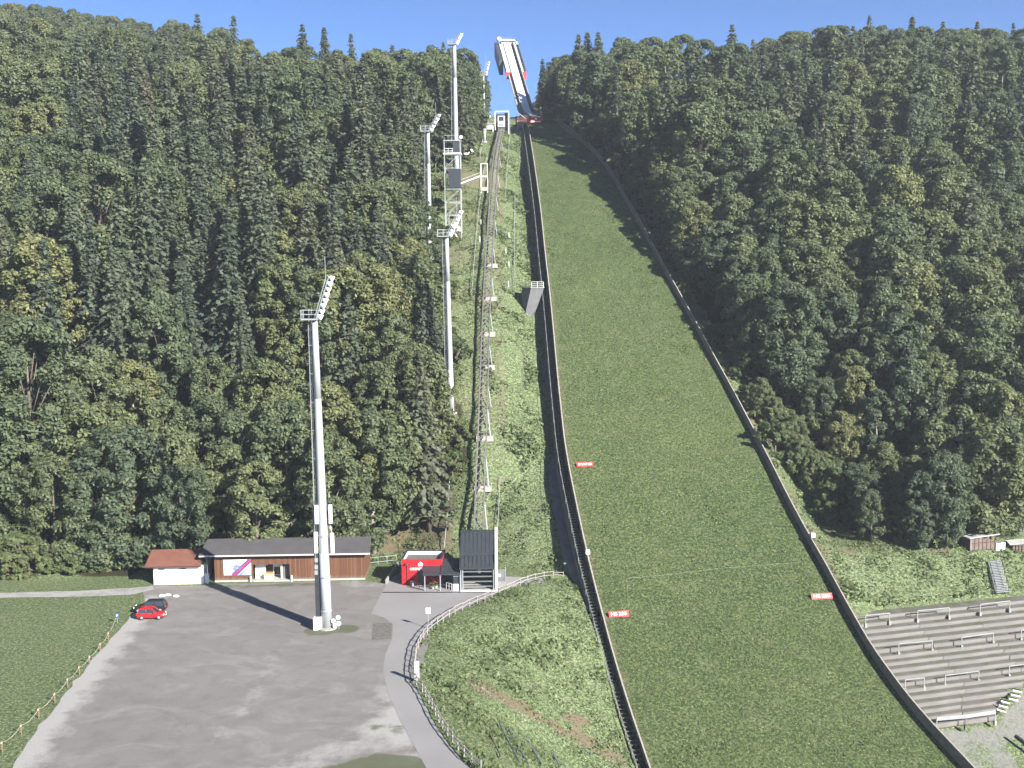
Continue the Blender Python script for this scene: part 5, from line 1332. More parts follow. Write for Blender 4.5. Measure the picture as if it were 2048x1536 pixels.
# metal stairs up the bank
sa, sb_ = PG(2005, 1187), PG(1988, 1124); sa.z -= .1
w_dir = RD; t = thing('metal_stairs', sa, 'grey metal stairs with dark handrails climbing the grass bank to the hut', 'stairs')
for k in range(20):
    p = sa.lerp(sb_, (k + .5) / 20) + Vector((0, 0, .25)); piece('tread', p - w_dir*1.1, p + w_dir*1.1, .34, .06, 'galv', t)
for s in (-1.13, 1.13):
    piece('stringer', sa + w_dir*s + Vector((0, 0, .12)), sb_ + w_dir*s + Vector((0, 0, .22)), .06, .26, 'galv', t)
    piece('handrail', sa + w_dir*s + Vector((0, 0, 1.15)), sb_ + w_dir*s + Vector((0, 0, 1.25)), .06, .06, 'dark_steel', t)
    for f in (0.02, .25, .5, .75, .98): p = sa.lerp(sb_, f) + w_dir*s; piece('railing_post', p + Vector((0, 0, .2)), p + Vector((0, 0, 1.2)), .06, .06, 'dark_steel', t)
for x0, y0, x1, y1, lab in ((2017.6, 1400, 2036, 1404, 'short striped steps at the terrace end, upper set'), (1993.7, 1422, 2012, 1427, 'short striped steps at the terrace end, lower set')):
    a, b = PG(x0, y0), PG(x1, y1); t = thing('terrace_steps', a, lab, 'steps'); bk_ = Vector((.5, .55, .35))
    for k in range(3):
        piece('tread', a + bk_*k + Vector((0, 0, .2)), b + bk_*k + Vector((0, 0, .2)), .38, .07, 'print_white', t)
        piece('riser', a + bk_*k + Vector((-.02, .3, .28)), b + bk_*k + Vector((-.02, .3, .28)), .06, .28, 'dark_steel', t)
# hut, cupboards, wood stack
ha, hb_ = PG(1941, 1104), PG(1989, 1102); hz_ = min(ha.z, hb_.z) + .35; ha.z = hb_.z = hz_
hx = (hb_ - ha).normalized(); hy = Vector((-hx.y, hx.x, 0)); HW = (hb_ - ha).length
t = thing('storage_hut', ha, 'small brown wooden hut with white tin roof above the terrace', 'hut')
MB().prism([ha, hb_, hb_ + Vector((0, 0, 2.3)), ha + Vector((0, 0, 2.0))], hy*2.6).build('wall', 'hut_wood', t)
MB().prism([ha - hx*.5 - hy*.4 + Vector((0, 0, 2.0)), hb_ + hx*.55 - hy*.4 + Vector((0, 0, 2.38)), hb_ + hx*.2 + hy*3.0 + Vector((0, 0, 2.42)), ha - hx*.9 + hy*3.0 + Vector((0, 0, 2.04))], (0, 0, .12)).build('roof', 'tin_roof', t)
for k in range(7): piece('batten', ha + hx*HW*k/6 - hy*.03 + Vector((0, 0, .05)), ha + hx*HW*k/6 - hy*.03 + Vector((0, 0, 2.0 + .25*k/6)), .05, .05, 'hut_red', t)
piece('batten', ha - hy*.05 + Vector((0, 0, 1.15)), hb_ - hy*.05 + Vector((0, 0, 1.2)), .05, .06, 'hut_red', t); piece('corner_post', ha - hy*.02, ha - hy*.02 + Vector((0, 0, 2.0)), .16, .1, 'fence_wood', t)
for k, px in enumerate((1995.5, 2005.5)):
    p = PG(px, 1102 - k*2); t = thing('storage_box', p, ('white storage box beside the hut, nearest to it', 'white storage box beside the hut, farther from it')[k], 'storage box')
    MB().box(p + Vector((0, .3, .6)), (.70, .6, 1.25), .2).build('body', 'print_white', t); MB().box(p + Vector((0, .3, 1.26)), (.76, .66, .06), .2).build('lid', 'galv', t)
p = PG(2042, 1104); t = thing('wood_stack', p, 'stack of firewood under a white sheet at the right edge', 'wood stack')
for j in range(3):
    for k in range(5): MB().tube(p + Vector((-1.2 + .5*k, -.1, .25 + .42*j)), p + Vector((-1.2 + .5*k, 1.0, .25 + .42*j)), .22, n=7).build('log', 'hut_wood', t)
MB().add([p + Vector((-2.0, -.4, 1.25)), p + Vector((1.9, -.5, 1.5)), p + Vector((1.7, 1.6, 1.75)), p + Vector((-1.8, 1.5, 1.55)), p + Vector((-2.0, -.4, 1.32)), p + Vector((1.9, -.5, 1.57)), p + Vector((1.7, 1.6, 1.82)), p + Vector((-1.8, 1.5, 1.62))], [(3, 2, 1, 0), (4, 5, 6, 7), (0, 1, 5, 4), (1, 2, 6, 5), (2, 3, 7, 6), (3, 0, 4, 7)]).build('cover_sheet', 'tin_roof', t)
p = PG(1880, 1104); t = thing('plank_pile', p, 'low pile of brown planks on the ground left of the hut', 'plank pile')
for k in range(6): piece('plank', p + Vector((-1.9 + .1*k, .2*k - .3, .08 + .07*(k % 3))), p + Vector((1.9 - .2*k, .2*k - .1, .08 + .07*(k % 3))), .2, .06, 'stake_wood' if k % 2 else 'hut_wood', t)
# rubble bank
rg = np.random.default_rng(5); m = MB()
pA, pB, pC_ = PG(1695, 1066), PG(1830, 1105), PG(1770, 1052)
for k in range(200):
    f, g_ = rg.random(), rg.random()**1.5
    x, y = (pA.lerp(pB, f) + (pC_ - pA.lerp(pB, .5))*g_*.9)[:2]; s = rg.uniform(.10, .34); z = G(x, y) - .05
    m.lathe((x, y, z - s*.2), rg.normal(size=3) + np.array([0, 0, 2]), [(s*.5, -s*.4), (s, -s*.1), (s*.85, s*.35), (s*.3, s*.6)], 6)
m.build('rubble', 'stone', label='grey rubble stones on the bank below the right forest', cat='stones', kind='stuff')
m = MB()
sa_, sb2 = [PG(x, y) for x, y in ((950, 1370), (1010, 1408), (1090, 1455), (1170, 1500), (1230, 1525))], None
for k in range(110):
    i = rg.integers(0, 4); a = sa_[i].lerp(sa_[i+1], rg.random()); x, y = a.x + rg.normal()*.45, a.y + rg.normal()*.45; s = rg.uniform(.04, .12); z = G(x, y)
    m.lathe((x, y, z), rg.normal(size=3) + np.array([0, 0, 2]), [(s*.5, -s*.4), (s, 0), (s*.8, s*.4), (s*.3, s*.6)], 5)
m.build('loose_stones', 'concrete', label='loose pale stones in the bare earth strip across the lower bank', cat='stones', kind='stuff')
# pipes lying on the lower bank
for k, (a_, b_, lab, mt) in enumerate((((979, 1473), (1003, 1522), 'brown pipe lying on the lower grass bank, leftmost of five', 'hut_wood'), ((998, 1453), (1040, 1534), 'long blue grey pipe lying on the lower grass bank, second from the left', 'pipe_blue'),
                                      ((1018, 1466), (1057, 1536), 'blue grey pipe lying on the lower grass bank, third from the left', 'pipe_blue'), ((1056, 1489), (1084, 1536), 'blue grey pipe lying on the lower grass bank, fourth from the left', 'pipe_blue'), ((1107, 1516), (1120, 1540), 'short blue grey pipe on the lower grass bank, rightmost of five', 'pipe_blue'))):
    a, b = PG(*a_), PG(*b_); t = thing('slope_pipe', a, lab, 'pipe', 'pipes lying on the lower bank')
    MB().path([a + Vector((0, 0, .45)), a.lerp(b, .5) + Vector((0, 0, .38)), b + Vector((0, 0, .4))], .085, 8).build('pipe', mt, t)
    for f in (.15, .85): p = a.lerp(b, f); piece('stand', p - Vector((0, 0, .3)), p + Vector((0, 0, .4)), .08, .08, 'dark_steel', t)
a, b = PG(2030, 1476), PG(2075, 1510); t = thing('dark_beam', a, 'dark beam lying on the gravel in the lower right corner', 'beam')
piece('timber', a + Vector((0, 0, .3)), b + Vector((0, 0, .3)), .35, .4, 'dark_steel', t); piece('bearer', a.lerp(b, .5) + Vector((-.5, .3, .08)), a.lerp(b, .5) + Vector((.5, -.3, .08)), .2, .16, 'board_wood', t)
# steel ramp and huts high on the right
ra = PG(1131, 247, 0, 260); rb_ = AY(1164, 216, ra.y + 5)
t = thing('steel_ramp', ra, 'dark sloping steel ramp with a white end right of the take-off', 'ramp')
piece('ramp_deck', ra + Vector((0, 0, .3)), rb_, .9, .3, 'dark_steel', t); piece('end_cover', rb_ - (rb_ - ra)*.12 + Vector((0, 0, .25)), rb_ + (rb_ - ra)*.06 + Vector((0, 0, .25)), 1.2, .5, 'white_paint', t)
for f in (.3, .6, .95): p = ra.lerp(rb_, f); piece('support', (p.x, p.y, G(p.x, p.y) - .3), p, .14, .14, 'dark_steel', t)
for k, (px, py) in enumerate(((1263, 318), (1262, 345))):
    p = PG(px, py, 0, 200); t = thing('slope_hut', p, ('dark red hut in the shade right of the upper slope, upper one', 'dark red hut in the shade right of the upper slope, lower one')[k], 'hut')
    MB().box(p + Vector((0, 1.2, 1.0)), (3.4, 2.4, 2.4), TH).build('wall', 'hut_red', t)
    MB().prism([p + Vector((-2.0, -.3, 2.05)), p + Vector((2.0, .2, 2.05)), p + Vector((1.9, 2.9, 2.75)), p + Vector((-2.1, 2.6, 2.75))], (0, 0, .14)).build('roof', 'brown_roof', t)
    MB().box(p + Vector((.4, -.03, .8)), (.8, .06, 1.7), TH).build('door', 'dark_void', t)
# dark fence behind the red building
a, b = P0(738, 1130), P0(793, 1124); t = thing('wire_fence', a, 'pale green rail fence between clubhouse and red building', 'fence')
for z in (.35, 1.1): piece('rail', a + Vector((0, 0, z)), b + Vector((0, 0, z)), .06, .06, 'galv', t)
for f in (0, .33, .66, 1): p = a.lerp(b, f); piece('post', p - Vector((0, 0, .2)), p + Vector((0, 0, 1.2)), .07, .07, 'galv', t)

# ------------------------------------------------------------------ trees: prototypes
def kites(C, Nrm, size, rng, aspect=1.7, bend=.25):
    """one bent leaf-spray per row: centre C, facing Nrm"""
    n = len(C)
    r = rng.normal(size=(n, 3)); t = np.cross(Nrm, r); t /= np.linalg.norm(t, axis=1)[:, None] + 1e-9
    b = np.cross(Nrm, t); s = size[:, None]
    v = np.stack([C - t*s*aspect*.5, C + b*s*.5 - Nrm*s*bend*.3, C + t*s*aspect*.5 - Nrm*s*bend, C - b*s*.5 - Nrm*s*bend*.3], 1)
    return v
def mesh_kites(name, K, mat):
    n = len(K); me = bpy.data.meshes.new(name)
    me.vertices.add(n*4); me.vertices.foreach_set('co', K.reshape(-1).astype(np.float32))
    me.loops.add(n*4); me.loops.foreach_set('vertex_index', np.arange(n*4, dtype=np.int32))
    me.polygons.add(n); me.polygons.foreach_set('loop_start', np.arange(0, n*4, 4, dtype=np.int32))
    try: me.polygons.foreach_set('loop_total', np.full(n, 4, np.int32))
    except Exception: pass
    me.update(calc_edges=True); me.validate()
    me.materials.append(MATS[mat]); return me
def unit(v): return v / (np.linalg.norm(v, axis=1)[:, None] + 1e-9)
def broadleaf(seed, h, r, nclump, per, leaf, flat=.62, low=.22, lean=0.0):
    rng = np.random.default_rng(seed); K = []; limbs = []
    zc, hz = h*(1+low)/2, h*(1-low)/2
    ang = rng.uniform(0, 2*math.pi, 5); amp = rng.uniform(.05, .2, 5)
    for i in range(nclump):
        u = rng.uniform(-1, 1); a = rng.uniform(0, 2*math.pi)
        lump = 1 + sum(amp[k]*math.cos((k+1)*a + ang[k] + 2.0*u) for k in range(5)) * .6
        prof = math.sqrt(max(.02, 1 - abs(u)**2.3)) * (1.0 if u > 0 else 1 - .25*u*u)
        d = rng.uniform(.55, 1.0)**.6
        c = np.array([math.cos(a)*r*prof*d*lump, math.sin(a)*r*prof*d*lump, zc + u*hz*(.93 + .07*lump)])
        rho = r * rng.uniform(.13, .27)
        m = int(per * (rho / (r*.20))**2)
        dr = unit(rng.normal(size=(m, 3))); dr[:, 2] = np.where(rng.random(m) < .55, np.abs(dr[:, 2]), dr[:, 2]); dr = unit(dr + np.array([0, 0, .08]))
        rad = rng.uniform(.55, 1.08, m)[:, None]
        P = c + dr*rad*rho*np.array([1, 1, flat]); P[:, 2] -= .10*rho*(rad[:, 0]**2)
        out = np.array([c[0], c[1], 0]); out = out/(np.linalg.norm(out)+1e-6)
        Nn = unit(dr*.75 + np.array([0, 0, .55]) + out*.25 + rng.normal(size=(m, 3))*.45)
        K.append(kites(P, Nn, leaf*rng.uniform(.6, 1.3, m), rng))
        limbs.append((c, rho))
    tr = MB(); tr.tube((0, 0, -1.5), (0, 0, h*.35), h*.018 + .08, h*.013 + .05, 8).tube((0, 0, h*.35), (lean, 0, h*.8), h*.013 + .05, .05, 7)
    for c, rho in limbs[::max(1, nclump//9)]:
        z0 = max(h*.15, c[2]*.62); tr.tube((0, 0, z0), tuple(c*np.array([.85, .85, 1])), .11, .03, 5)
    return np.concatenate(K), tr
def conifer(seed, h, r, tiers, leaf, base=.10, sparse=1.0):
    rng = np.random.default_rng(seed); C, Nn, sz = [], [], []
    for i in range(tiers):
        t = (max(0, i + rng.uniform(-.45, .45)) / tiers)**.93; t = min(max(t, 0), .985)
        z = h*(base + (1-base)*t); L = r*(1-t)**.74*rng.uniform(.80, 1.14) + .30
        nb = max(5, int((7 + 5*(1-t))*sparse)); off = rng.uniform(0, 6.28)
        for k in range(nb):
            a = off + 6.283*k/nb + rng.normal()*.25; Lk = L*rng.uniform(.55, 1.16)
            d = np.array([math.cos(a), math.sin(a), 0]); sd = np.array([-math.sin(a), math.cos(a), 0])
            ns = max(2, int(Lk/(leaf*.50)))
            for s in range(ns):
                f = (s+.6)/ns
                zz = z + .18*Lk*(1-f)*f*2 - Lk*(.32*f*f + .05) - rng.random()*.1
                p = d*Lk*f + np.array([0, 0, zz]); wd = leaf*(1.15 - .55*f)
                for sg in (-1, 1):
                    C.append(p + sd*sg*wd*rng.uniform(.15, .62) + rng.normal(size=3)*.06 - np.array([0, 0, .12*wd]))
                    Nn.append(np.array([0, 0, 1.0])*.8 + sd*sg*.55 + d*.45 + rng.normal(size=3)*.25); sz.append(leaf*rng.uniform(.7, 1.2)*(.72+.28*(1-t)))
    for k in range(14):
        C.append(np.array([rng.normal()*.1, rng.normal()*.1, h*(.93 + .075*k/14)])); Nn.append(rng.normal(size=3) + np.array([0, 0, .3])); sz.append(leaf*.5*(1 - k/20))
    C, Nn, sz = np.array(C), unit(np.array(Nn)), np.array(sz)
    tr = MB(); tr.tube((0, 0, -1.5), (0, 0, h*.97), h*.012 + .10, .03, 7)
    return kites(C, Nn, sz, rng, 1.5, .3), tr
PROT = {'broad': [], 'conifer': [], 'bush': []}
def proto(kind, gen, mat, bark, h, r):
    K, tr = gen
    PROT[kind].append((mesh_kites('crown', K, mat), tr.mesh('trunk', smooth=True), bark, h, r))
for i, (h, r) in enumerate(((19, 5.4), (22, 5.0), (17, 5.2), (21, 5.9), (24, 5.5), (18, 4.6), (20, 6.2))):
    proto('broad', broadleaf(20+i, h, r, 165 + 6*i % 20, 105, .36, .86 + .06*(i % 3), .02 + .03*(i % 3)), 'leaf_broad', 'bark_pale' if i == 1 else 'bark', h, r)
for i, (h, r, sp) in enumerate(((26, 4.0, 1), (29, 4.4, 1), (22, 3.7, 1.05), (27, 3.5, .72), (24, 4.3, .95))):
    proto('conifer', conifer(50+i, h, r*1.06, int(h*1.55), .74, .06 + .02*i, sp), 'leaf_conifer', 'bark', h, r)
for i, (h, r) in enumerate(((3.2, 2.1), (2.2, 1.9), (4.5, 2.2))):
    proto('bush', broadleaf(80+i, h, r, 26, 60, .34, .8, .02), 'leaf_bush', 'bark', h, r)
for kd in PROT:
    for (cm, tm, bark, h, r) in PROT[kd]: tm.materials.append(MATS[bark])

# ------------------------------------------------------------------ trees: planting
TREES = []      # (depth, kind, proto, x, y, z, scale, rot, special label)
SX = [-50, 150, 220, 350, 480, 540, 580, 640, 700, 750, 800, 900, 975, 990, 1062, 1085, 1120, 1160, 1200, 1250, 1300, 1400, 1460, 1500, 1600, 1700, 1800, 1900, 2048, 2120]
SYv = [8, 20, 38, 48, 70, 104, 100, 96, 98, 104, 104, 98, 106, 180, 182, 148, 106, 86, 88, 80, 64, 80, 80, 78, 54, 52, 62, 64, 64, 62]
Sk = lambda x: np.interp(x, SX, SYv)
def crown_ok(kind, x, y, z, h, r, side):
    """does the crown keep out of what the photograph shows clear?"""
    fr = ((.98, .05), (.8, .38), (.6, .66), (.4, .9), (.25, 1.0)) if kind == 'conifer' else ((1.0, .2), (.85, .75), (.6, 1.0), (.4, .95), (.25, .8))
    top = projv(x, y, z + h)
    if top[1] < Sk(top[0]) - 4: return False
    for f, k in fr:
        ax, ay = projv(x, y, z + h*f); dr = F_PX * r*k*.95 / y
        if side == 'L':
            if ax + dr > Lx(ay): return False
            if ay > 1168 - .02*ax and ax > -20: return False
        else:
            if ax - dr < Rx(ay): return False
    return True
def conifer_chance(px, py):
    c = .22
    if px < 900:
        c = .22
        if 140 < px < 490 and 180 < py < 800: c = .82
        if 490 < px < 900 and 90 < py < 640: c = .52
        if py > 780: c = .08
    else:
        if px < 1240: c = .45
        if px > 1500 and py < 330: c = .42
        if py > 500: c = .10
    return c
tr_rng = random.Random(11)
cand = []
for ix in range(-46, 48):
    for iy in range(0, 66):
        sp = 6.6
        x = ix*sp + (iy % 2)*sp*.5 + tr_rng.uniform(-2.3, 2.3); y = 120 + iy*5.9 + tr_rng.uniform(-2.0, 2.0)
        cand.append((x, y, tr_rng.random(), tr_rng.random(), tr_rng.random(), tr_rng.random()))
cx = np.array([c[0] for c in cand]); cy = np.array([c[1] for c in cand]); cz = ground(cx, cy, under=False)
cq, cw = qw(cx, cy)
cl, crr = wL(cq), wR(cq)
for i, (x, y, r1, r2, r3, r4) in enumerate(cand):
    side = 'L' if cw[i] < cl[i] else 'R'
    if side == 'L' and (cw[i] > cl[i] - 8 or y < 166): continue
    if side == 'R' and (cw[i] < crr[i] + 2 or cq[i] < 160): continue
    z = float(cz[i])
    bx, by = projv(x, y, z + 8)
    if bx < -170 or bx > 2240 or y > 480: continue
    for att in range(4 if side == 'L' else 6):
        con = (r1 + att*.37) % 1 < conifer_chance(bx, by)
        kind = 'conifer' if con else 'broad'
        k = int((r2 + att*.29) % 1 * len(PROT[kind])); pr = PROT[kind][k]
        sc = (.78 + .42*((r3 + att*.43) % 1)) * (1 - .13*att)
        if y > 330: sc *= .92
        if side == 'R' and cq[i] < 300:      # the photograph shows the lower landing slope free of tree shade
            h_ = pr[3]*sc*.93; sl_ = float(hill(cq[i] + 6) - hill(cq[i] - 6)) / 12 if cq[i] > 186 else float(np.interp(cq[i], [172, 186], [.08, .5]))
            s_ = h_ / (.52 + .81*sl_); tipq = cq[i] + .81*s_
            room = cw[i] - .2*pr[4]*sc - wR(tipq) + np.interp(tipq, [172, 180, 190, 196, 234, 246, 257, 274, 288, 305], [-8, -7, -2, 0, .2, 2.8, 4.4, 5.4, 10, 30]) * (.65 + .45*r3)
            if .588*s_ > room:
                sc = room / .588 * (.52 + .81*sl_) / .93 / pr[3]
                if sc < .30: continue
        if side == 'R' and cq[i] < 192:      # young growth steps down to the sunlit strip by the boards
            sc = min(sc, ((cw[i] - crr[i])*.62 + .5) / pr[3])
            if sc < .24: continue
        if crown_ok(kind, x, y, z, pr[3]*sc, pr[4]*sc, side):
            TREES.append([y, kind, k, x, y, z, sc, r4*6.283, None]); break
# trees one can pick out on the skyline
for px, py, Y, kind, k, sc, lab in (
    (602, 46, 352, 'conifer', 0, .95, 'dark spruce on the left skyline, left of the two tallest'),
    (653, 50, 356, 'conifer', 1, .95, 'broad dark spruce on the left skyline, right of the two tallest'),
    (705, 66, 350, 'conifer', 3, .9, 'ragged thin spruce on the left skyline right of the two tallest'),
    (780, 88, 346, 'conifer', 2, .85, 'small spruce tip on the left skyline nearer to the tall floodlight mast'),
    (884, 82, 335, 'conifer', 3, 1.0, 'sparse brownish spruce just left of the tall floodlight mast'),
    (393, 26, 372, 'conifer', 0, 1.0, 'dark spruce standing out on the upper left ridge'),
    (462, 30, 376, 'conifer', 3, 1.0, 'thin spruce with a pale trunk on the upper left ridge'),
    (1086, 116, 338, 'conifer', 0, .92, 'dark spruce nearest to the inrun tower on the right'),
    (1152, 66, 344, 'conifer', 2, .95, 'spruce in a skyline trio right of the inrun tower, left one'),
    (1174, 58, 348, 'conifer', 1, .9, 'spruce in a skyline trio right of the inrun tower, middle one'),
    (1197, 62, 346, 'conifer', 4, .9, 'spruce in a skyline trio right of the inrun tower, right one'),
    (1465, 46, 350, 'conifer', 0, .85, 'pointed spruce alone on the middle of the right skyline'),
    (1735, 30, 345, 'conifer', 3, .9, 'thin pointed spruce tip on the right skyline'),
    (1824, 28, 340, 'conifer', 1, 1.0, 'tallest dark spruce on the right skyline'),
    (1885, 40, 342, 'conifer', 4, .9, 'stocky spruce right of the tallest spruce on the right skyline'),
    (1950, 42, 345, 'conifer', 2, .9, 'forked looking spruce on the right skyline near the corner'),
    (2030, 44, 345, 'conifer', 0, .85, 'rightmost spruce tip on the right skyline')):
    top = AY(px, py, Y); pr = PROT[kind][k]; h = pr[3]*sc
    gz = G(top.x, Y); s2 = min(1.25, max(.55, (top.z - gz) / pr[3]))
    TREES.append([Y, kind, k, top.x, Y, top.z - pr[3]*s2, s2, rnd.uniform(0, 6), lab])
# drop trees that nearer ones hide completely (coarse depth picture)
W_, H_ = 256, 192
zb = np.zeros((H_, W_), bool)
TREES.sort(key=lambda t: t[0]); keep = []
yy, xx = np.mgrid[0:H_, 0:W_]
for t in TREES:
    pr = PROT[t[1]][t[2]]; h, r = pr[3]*t[6], pr[4]*t[6]
    (x1, y1), (x0, y0) = projv(t[3], t[4], t[5]+h), projv(t[3], t[4], t[5]+h*.15)
    hw = F_PX*r/t[4]
    v = (yy*8 + 4 - y1) / max(1.0, y0 - y1)
    prof = np.clip(v, 0, 1) if t[1] == 'conifer' else np.sqrt(np.clip(1 - (2*np.clip(v, 0, 1) - 1)**2, 0, 1))
    m = (v > 0) & (v < 1) & (np.abs(xx*8 + 4 - (x0+x1)/2) < hw*prof)
    tot = m.sum(); vis = (m & ~zb).sum()
    if tot > 0 and (vis / tot > .07 or t[8]): keep.append(t)
    zb |= m & (v > .08)
TREES = keep
TONES = {'broad': ((.06, 'dark bluish green'), (.30, 'deep green'), (.52, 'mid green'), (.74, 'light green'), (.97, 'yellowish green')),
         'conifer': ((.05, 'dark'), (.38, 'green'), (.68, 'olive'), (.97, 'brownish'))}
def tree_where(px, py):
    if px < 1000:
        if py > 900: return ('at the forest foot left of the white shed' if px < 290 else 'behind the wooden clubhouse' if px < 740 else 'above the red ticket building')
        if py > 640: return ('in the lower forest at the far left edge' if px < 260 else 'in the lower forest left of the near mast' if px < 620 else 'in the lower forest right of the near mast')
        if py > 400: return ('halfway up the far left forest' if px < 260 else 'halfway up the forest, left of the near mast top' if px < 620 else 'halfway up the forest, below the scaffold tower')
        if py > 220: return ('in the upper forest at the far left' if px < 260 else 'in the upper forest above the near mast' if px < 620 else 'in the upper forest left of the scaffold tower')
        return ('near the ridge at the far left' if px < 260 else 'near the left skyline, away from the tall mast' if px < 620 else 'near the skyline beside the tallest mast')
    if py > 850: return 'above the rubble stones and brown hut' if px > 1700 else 'just above the lower right board wall'
    if py > 600: return 'in the lower right forest at the photo edge' if px > 1800 else 'in the lower right forest near the board wall'
    if py > 360: return 'halfway up the right forest at the photo edge' if px > 1800 else 'in the middle of the right forest' if px > 1520 else 'along the board wall, halfway up the right forest'
    if py > 190: return 'in the upper right forest at the photo edge' if px > 1800 else 'in the upper right forest' if px > 1480 else 'in the upper right forest near the red huts'
    return 'near the right skyline at the photo edge' if px > 1800 else 'near the middle of the right skyline' if px > 1400 else 'near the skyline right of the inrun tower'
def tree_label(kind, tone, size, px, py):
    n = 'spruce' if kind == 'conifer' else 'broadleaf tree'
    return size + tone + ' ' + n + ' ' + tree_where(px, py)
cnt = {'conifer': 0, 'broad': 0}
TPX = []
for (d, kind, k, x, y, z, sc, rot, lab) in TREES:
    cm, tm, bark, h, r = PROT[kind][k]
    px, py = projv(x, y, z + h*sc*.6); TPX.append((px, py))
    tv, tone = rnd.choices(TONES[kind], ((1.2, 3, 5, 4.2, 1.8) if px < 1000 else (2.5, 4.5, 4.5, 2.5, .8)) if kind == 'broad' else (3, 4.5, 3, .5))[0]
    L = lab or tree_label(kind, tone, 'small ' if sc < .86 else 'tall ' if sc > 1.06 else '', float(px), float(py))
    if lab: tv = .1 if 'dark' in lab else .95 if 'brown' in lab else .4
    g = None if lab else (('spruces ' if kind == 'conifer' else 'broadleaf trees ') + tree_where(float(px), float(py)))
    o = thing('spruce_tree' if kind == 'conifer' else 'broadleaf_tree', (x, y, z), L, 'spruce' if kind == 'conifer' else 'tree', g)
    o.rotation_euler = (rnd.uniform(-.03, .03), rnd.uniform(-.03, .03), rot); o.scale = (sc*rnd.uniform(.92, 1.1), sc*rnd.uniform(.92, 1.1), sc)
    cr_ = link('crown', cm, None, o); cr_.color = (min(1, max(0, tv + rnd.uniform(-.05, .05))), 0, 0, 1); link('trunk', tm, None, o); cnt[kind] += 1
print('TREES', cnt)

# ------------------------------------------------------------------ bushes along the forest edges
BL = []
def bush_line(pts, n, spread, sc0, sc1, lab, grp):
    P = [PG(x, y) for x, y in pts]; r = random.Random(len(BL) + 3)
    for k in range(n):
        f = (k + r.random()*.8) / n * (len(P) - 1); i = min(int(f), len(P) - 2); p = P[i].lerp(P[i+1], f - i)
        x, y = p.x + r.uniform(-spread, spread), p.y + r.uniform(-spread*.6, spread*.6); BL.append((x, y, r.uniform(sc0, sc1), r.randrange(3), r.uniform(0, 6), lab, grp))
bush_line([(1545, 905), (1590, 950), (1640, 1010), (1690, 1040), (1740, 1056)], 16, 2.2, .9, 1.7, 'green shrub at the forest edge right of the lower landing slope', 'shrubs right of the landing slope')
bush_line([(1540, 850), (1585, 920), (1640, 972), (1705, 1010), (1775, 1032)], 24, 3.0, 1.1, 2.0, 'tall pale green shrub below the forest above the lower right boards', 'tall shrubs above the lower right boards')
bush_line([(1760, 1058), (1820, 1080), (1870, 1092), (1905, 1095)], 10, 2.0, .9, 1.5, 'green shrub between the rubble stones and the brown hut', 'shrubs by the hut')
bush_line([(1640, 1045), (1655, 1052)], 2, .6, .8, 1.0, 'lone round shrub just outside the right board wall', 'lone shrubs')
bush_line([(5, 1150), (80, 1146), (160, 1140), (220, 1140), (285, 1130)], 18, 1.8, .8, 1.5, 'light green shrub along the forest foot left of the white shed', 'shrubs left of the white shed')
bush_line([(760, 1060), (790, 1030), (830, 1005), (870, 985), (905, 950)], 16, 2.0, .7, 1.35, 'leafy shrub at the forest edge above the red building', 'shrubs above the red building')
bush_line([(905, 920), (905, 850), (900, 780), (893, 700), (888, 620), (882, 540), (876, 470), (868, 400), (866, 330)], 26, 1.5, .7, 1.4, 'leafy shrub at the forest edge along the lift', 'shrubs along the lift')
bush_line([(1515, 830), (1458, 730), (1408, 640), (1352, 540), (1300, 450), (1245, 360)], 30, 1.3, .5, 1.0, 'dark shrub at the forest edge along the upper right boards', 'shrubs along the right boards')
bush_line([(400, 1066), (500, 1060), (600, 1058), (700, 1056)], 12, 1.5, .9, 1.4, 'leafy shrub behind the clubhouse roof', 'shrubs behind the clubhouse')
for (x, y, sc, k, rot, lab, grp) in BL:
    cm, tm, bark, h, r = PROT['bush'][k]
    o = thing('shrub', (x, y, G(x, y) - .1), lab, 'shrub', grp); o.rotation_euler = (0, 0, rot); o.scale = (sc, sc, sc)
    fo_ = link('foliage', cm, None, o); fo_.color = (rnd.random(), 0, 0, 1); link('stem', tm, None, o)

# young trees on the shrubby strip right of the lower boards
YT = [(1520, 842), (1548, 884), (1566, 905), (1590, 930), (1600, 962), (1622, 985), (1640, 962), (1655, 1010), (1680, 992), (1694, 1034), (1716, 1016), (1735, 1052), (1765, 1058), (1786, 1040), (1800, 1072), (1838, 1082)]
for k, (px, py) in enumerate(YT):
    cm, tm, bark, h, r = PROT['broad'][k % len(PROT['broad'])]; p = PG(px, py); sc = rnd.uniform(.26, .46); q0, w0 = qw(p.x, p.y)
    if .588*h*sc > w0 - float(wR(q0)) + 1.0: sc = max(.18, (w0 - float(wR(q0)) + 1.0) / .588 / h)
    o = thing('young_tree', p - Vector((0, 0, .2)), 'light green young tree above the lower right boards, ' + ('among the uppermost' if py < 940 else 'in the middle of the strip' if py < 1020 else 'near the rubble stones'), 'tree', 'young trees above the lower right boards')
    o.rotation_euler = (0, 0, rnd.uniform(0, 6)); o.scale = (sc*1.05, sc*1.05, sc)
    cr_ = link('crown', cm, None, o); cr_.color = (rnd.uniform(.6, .95), 0, 0, 1); link('trunk', tm, None, o)

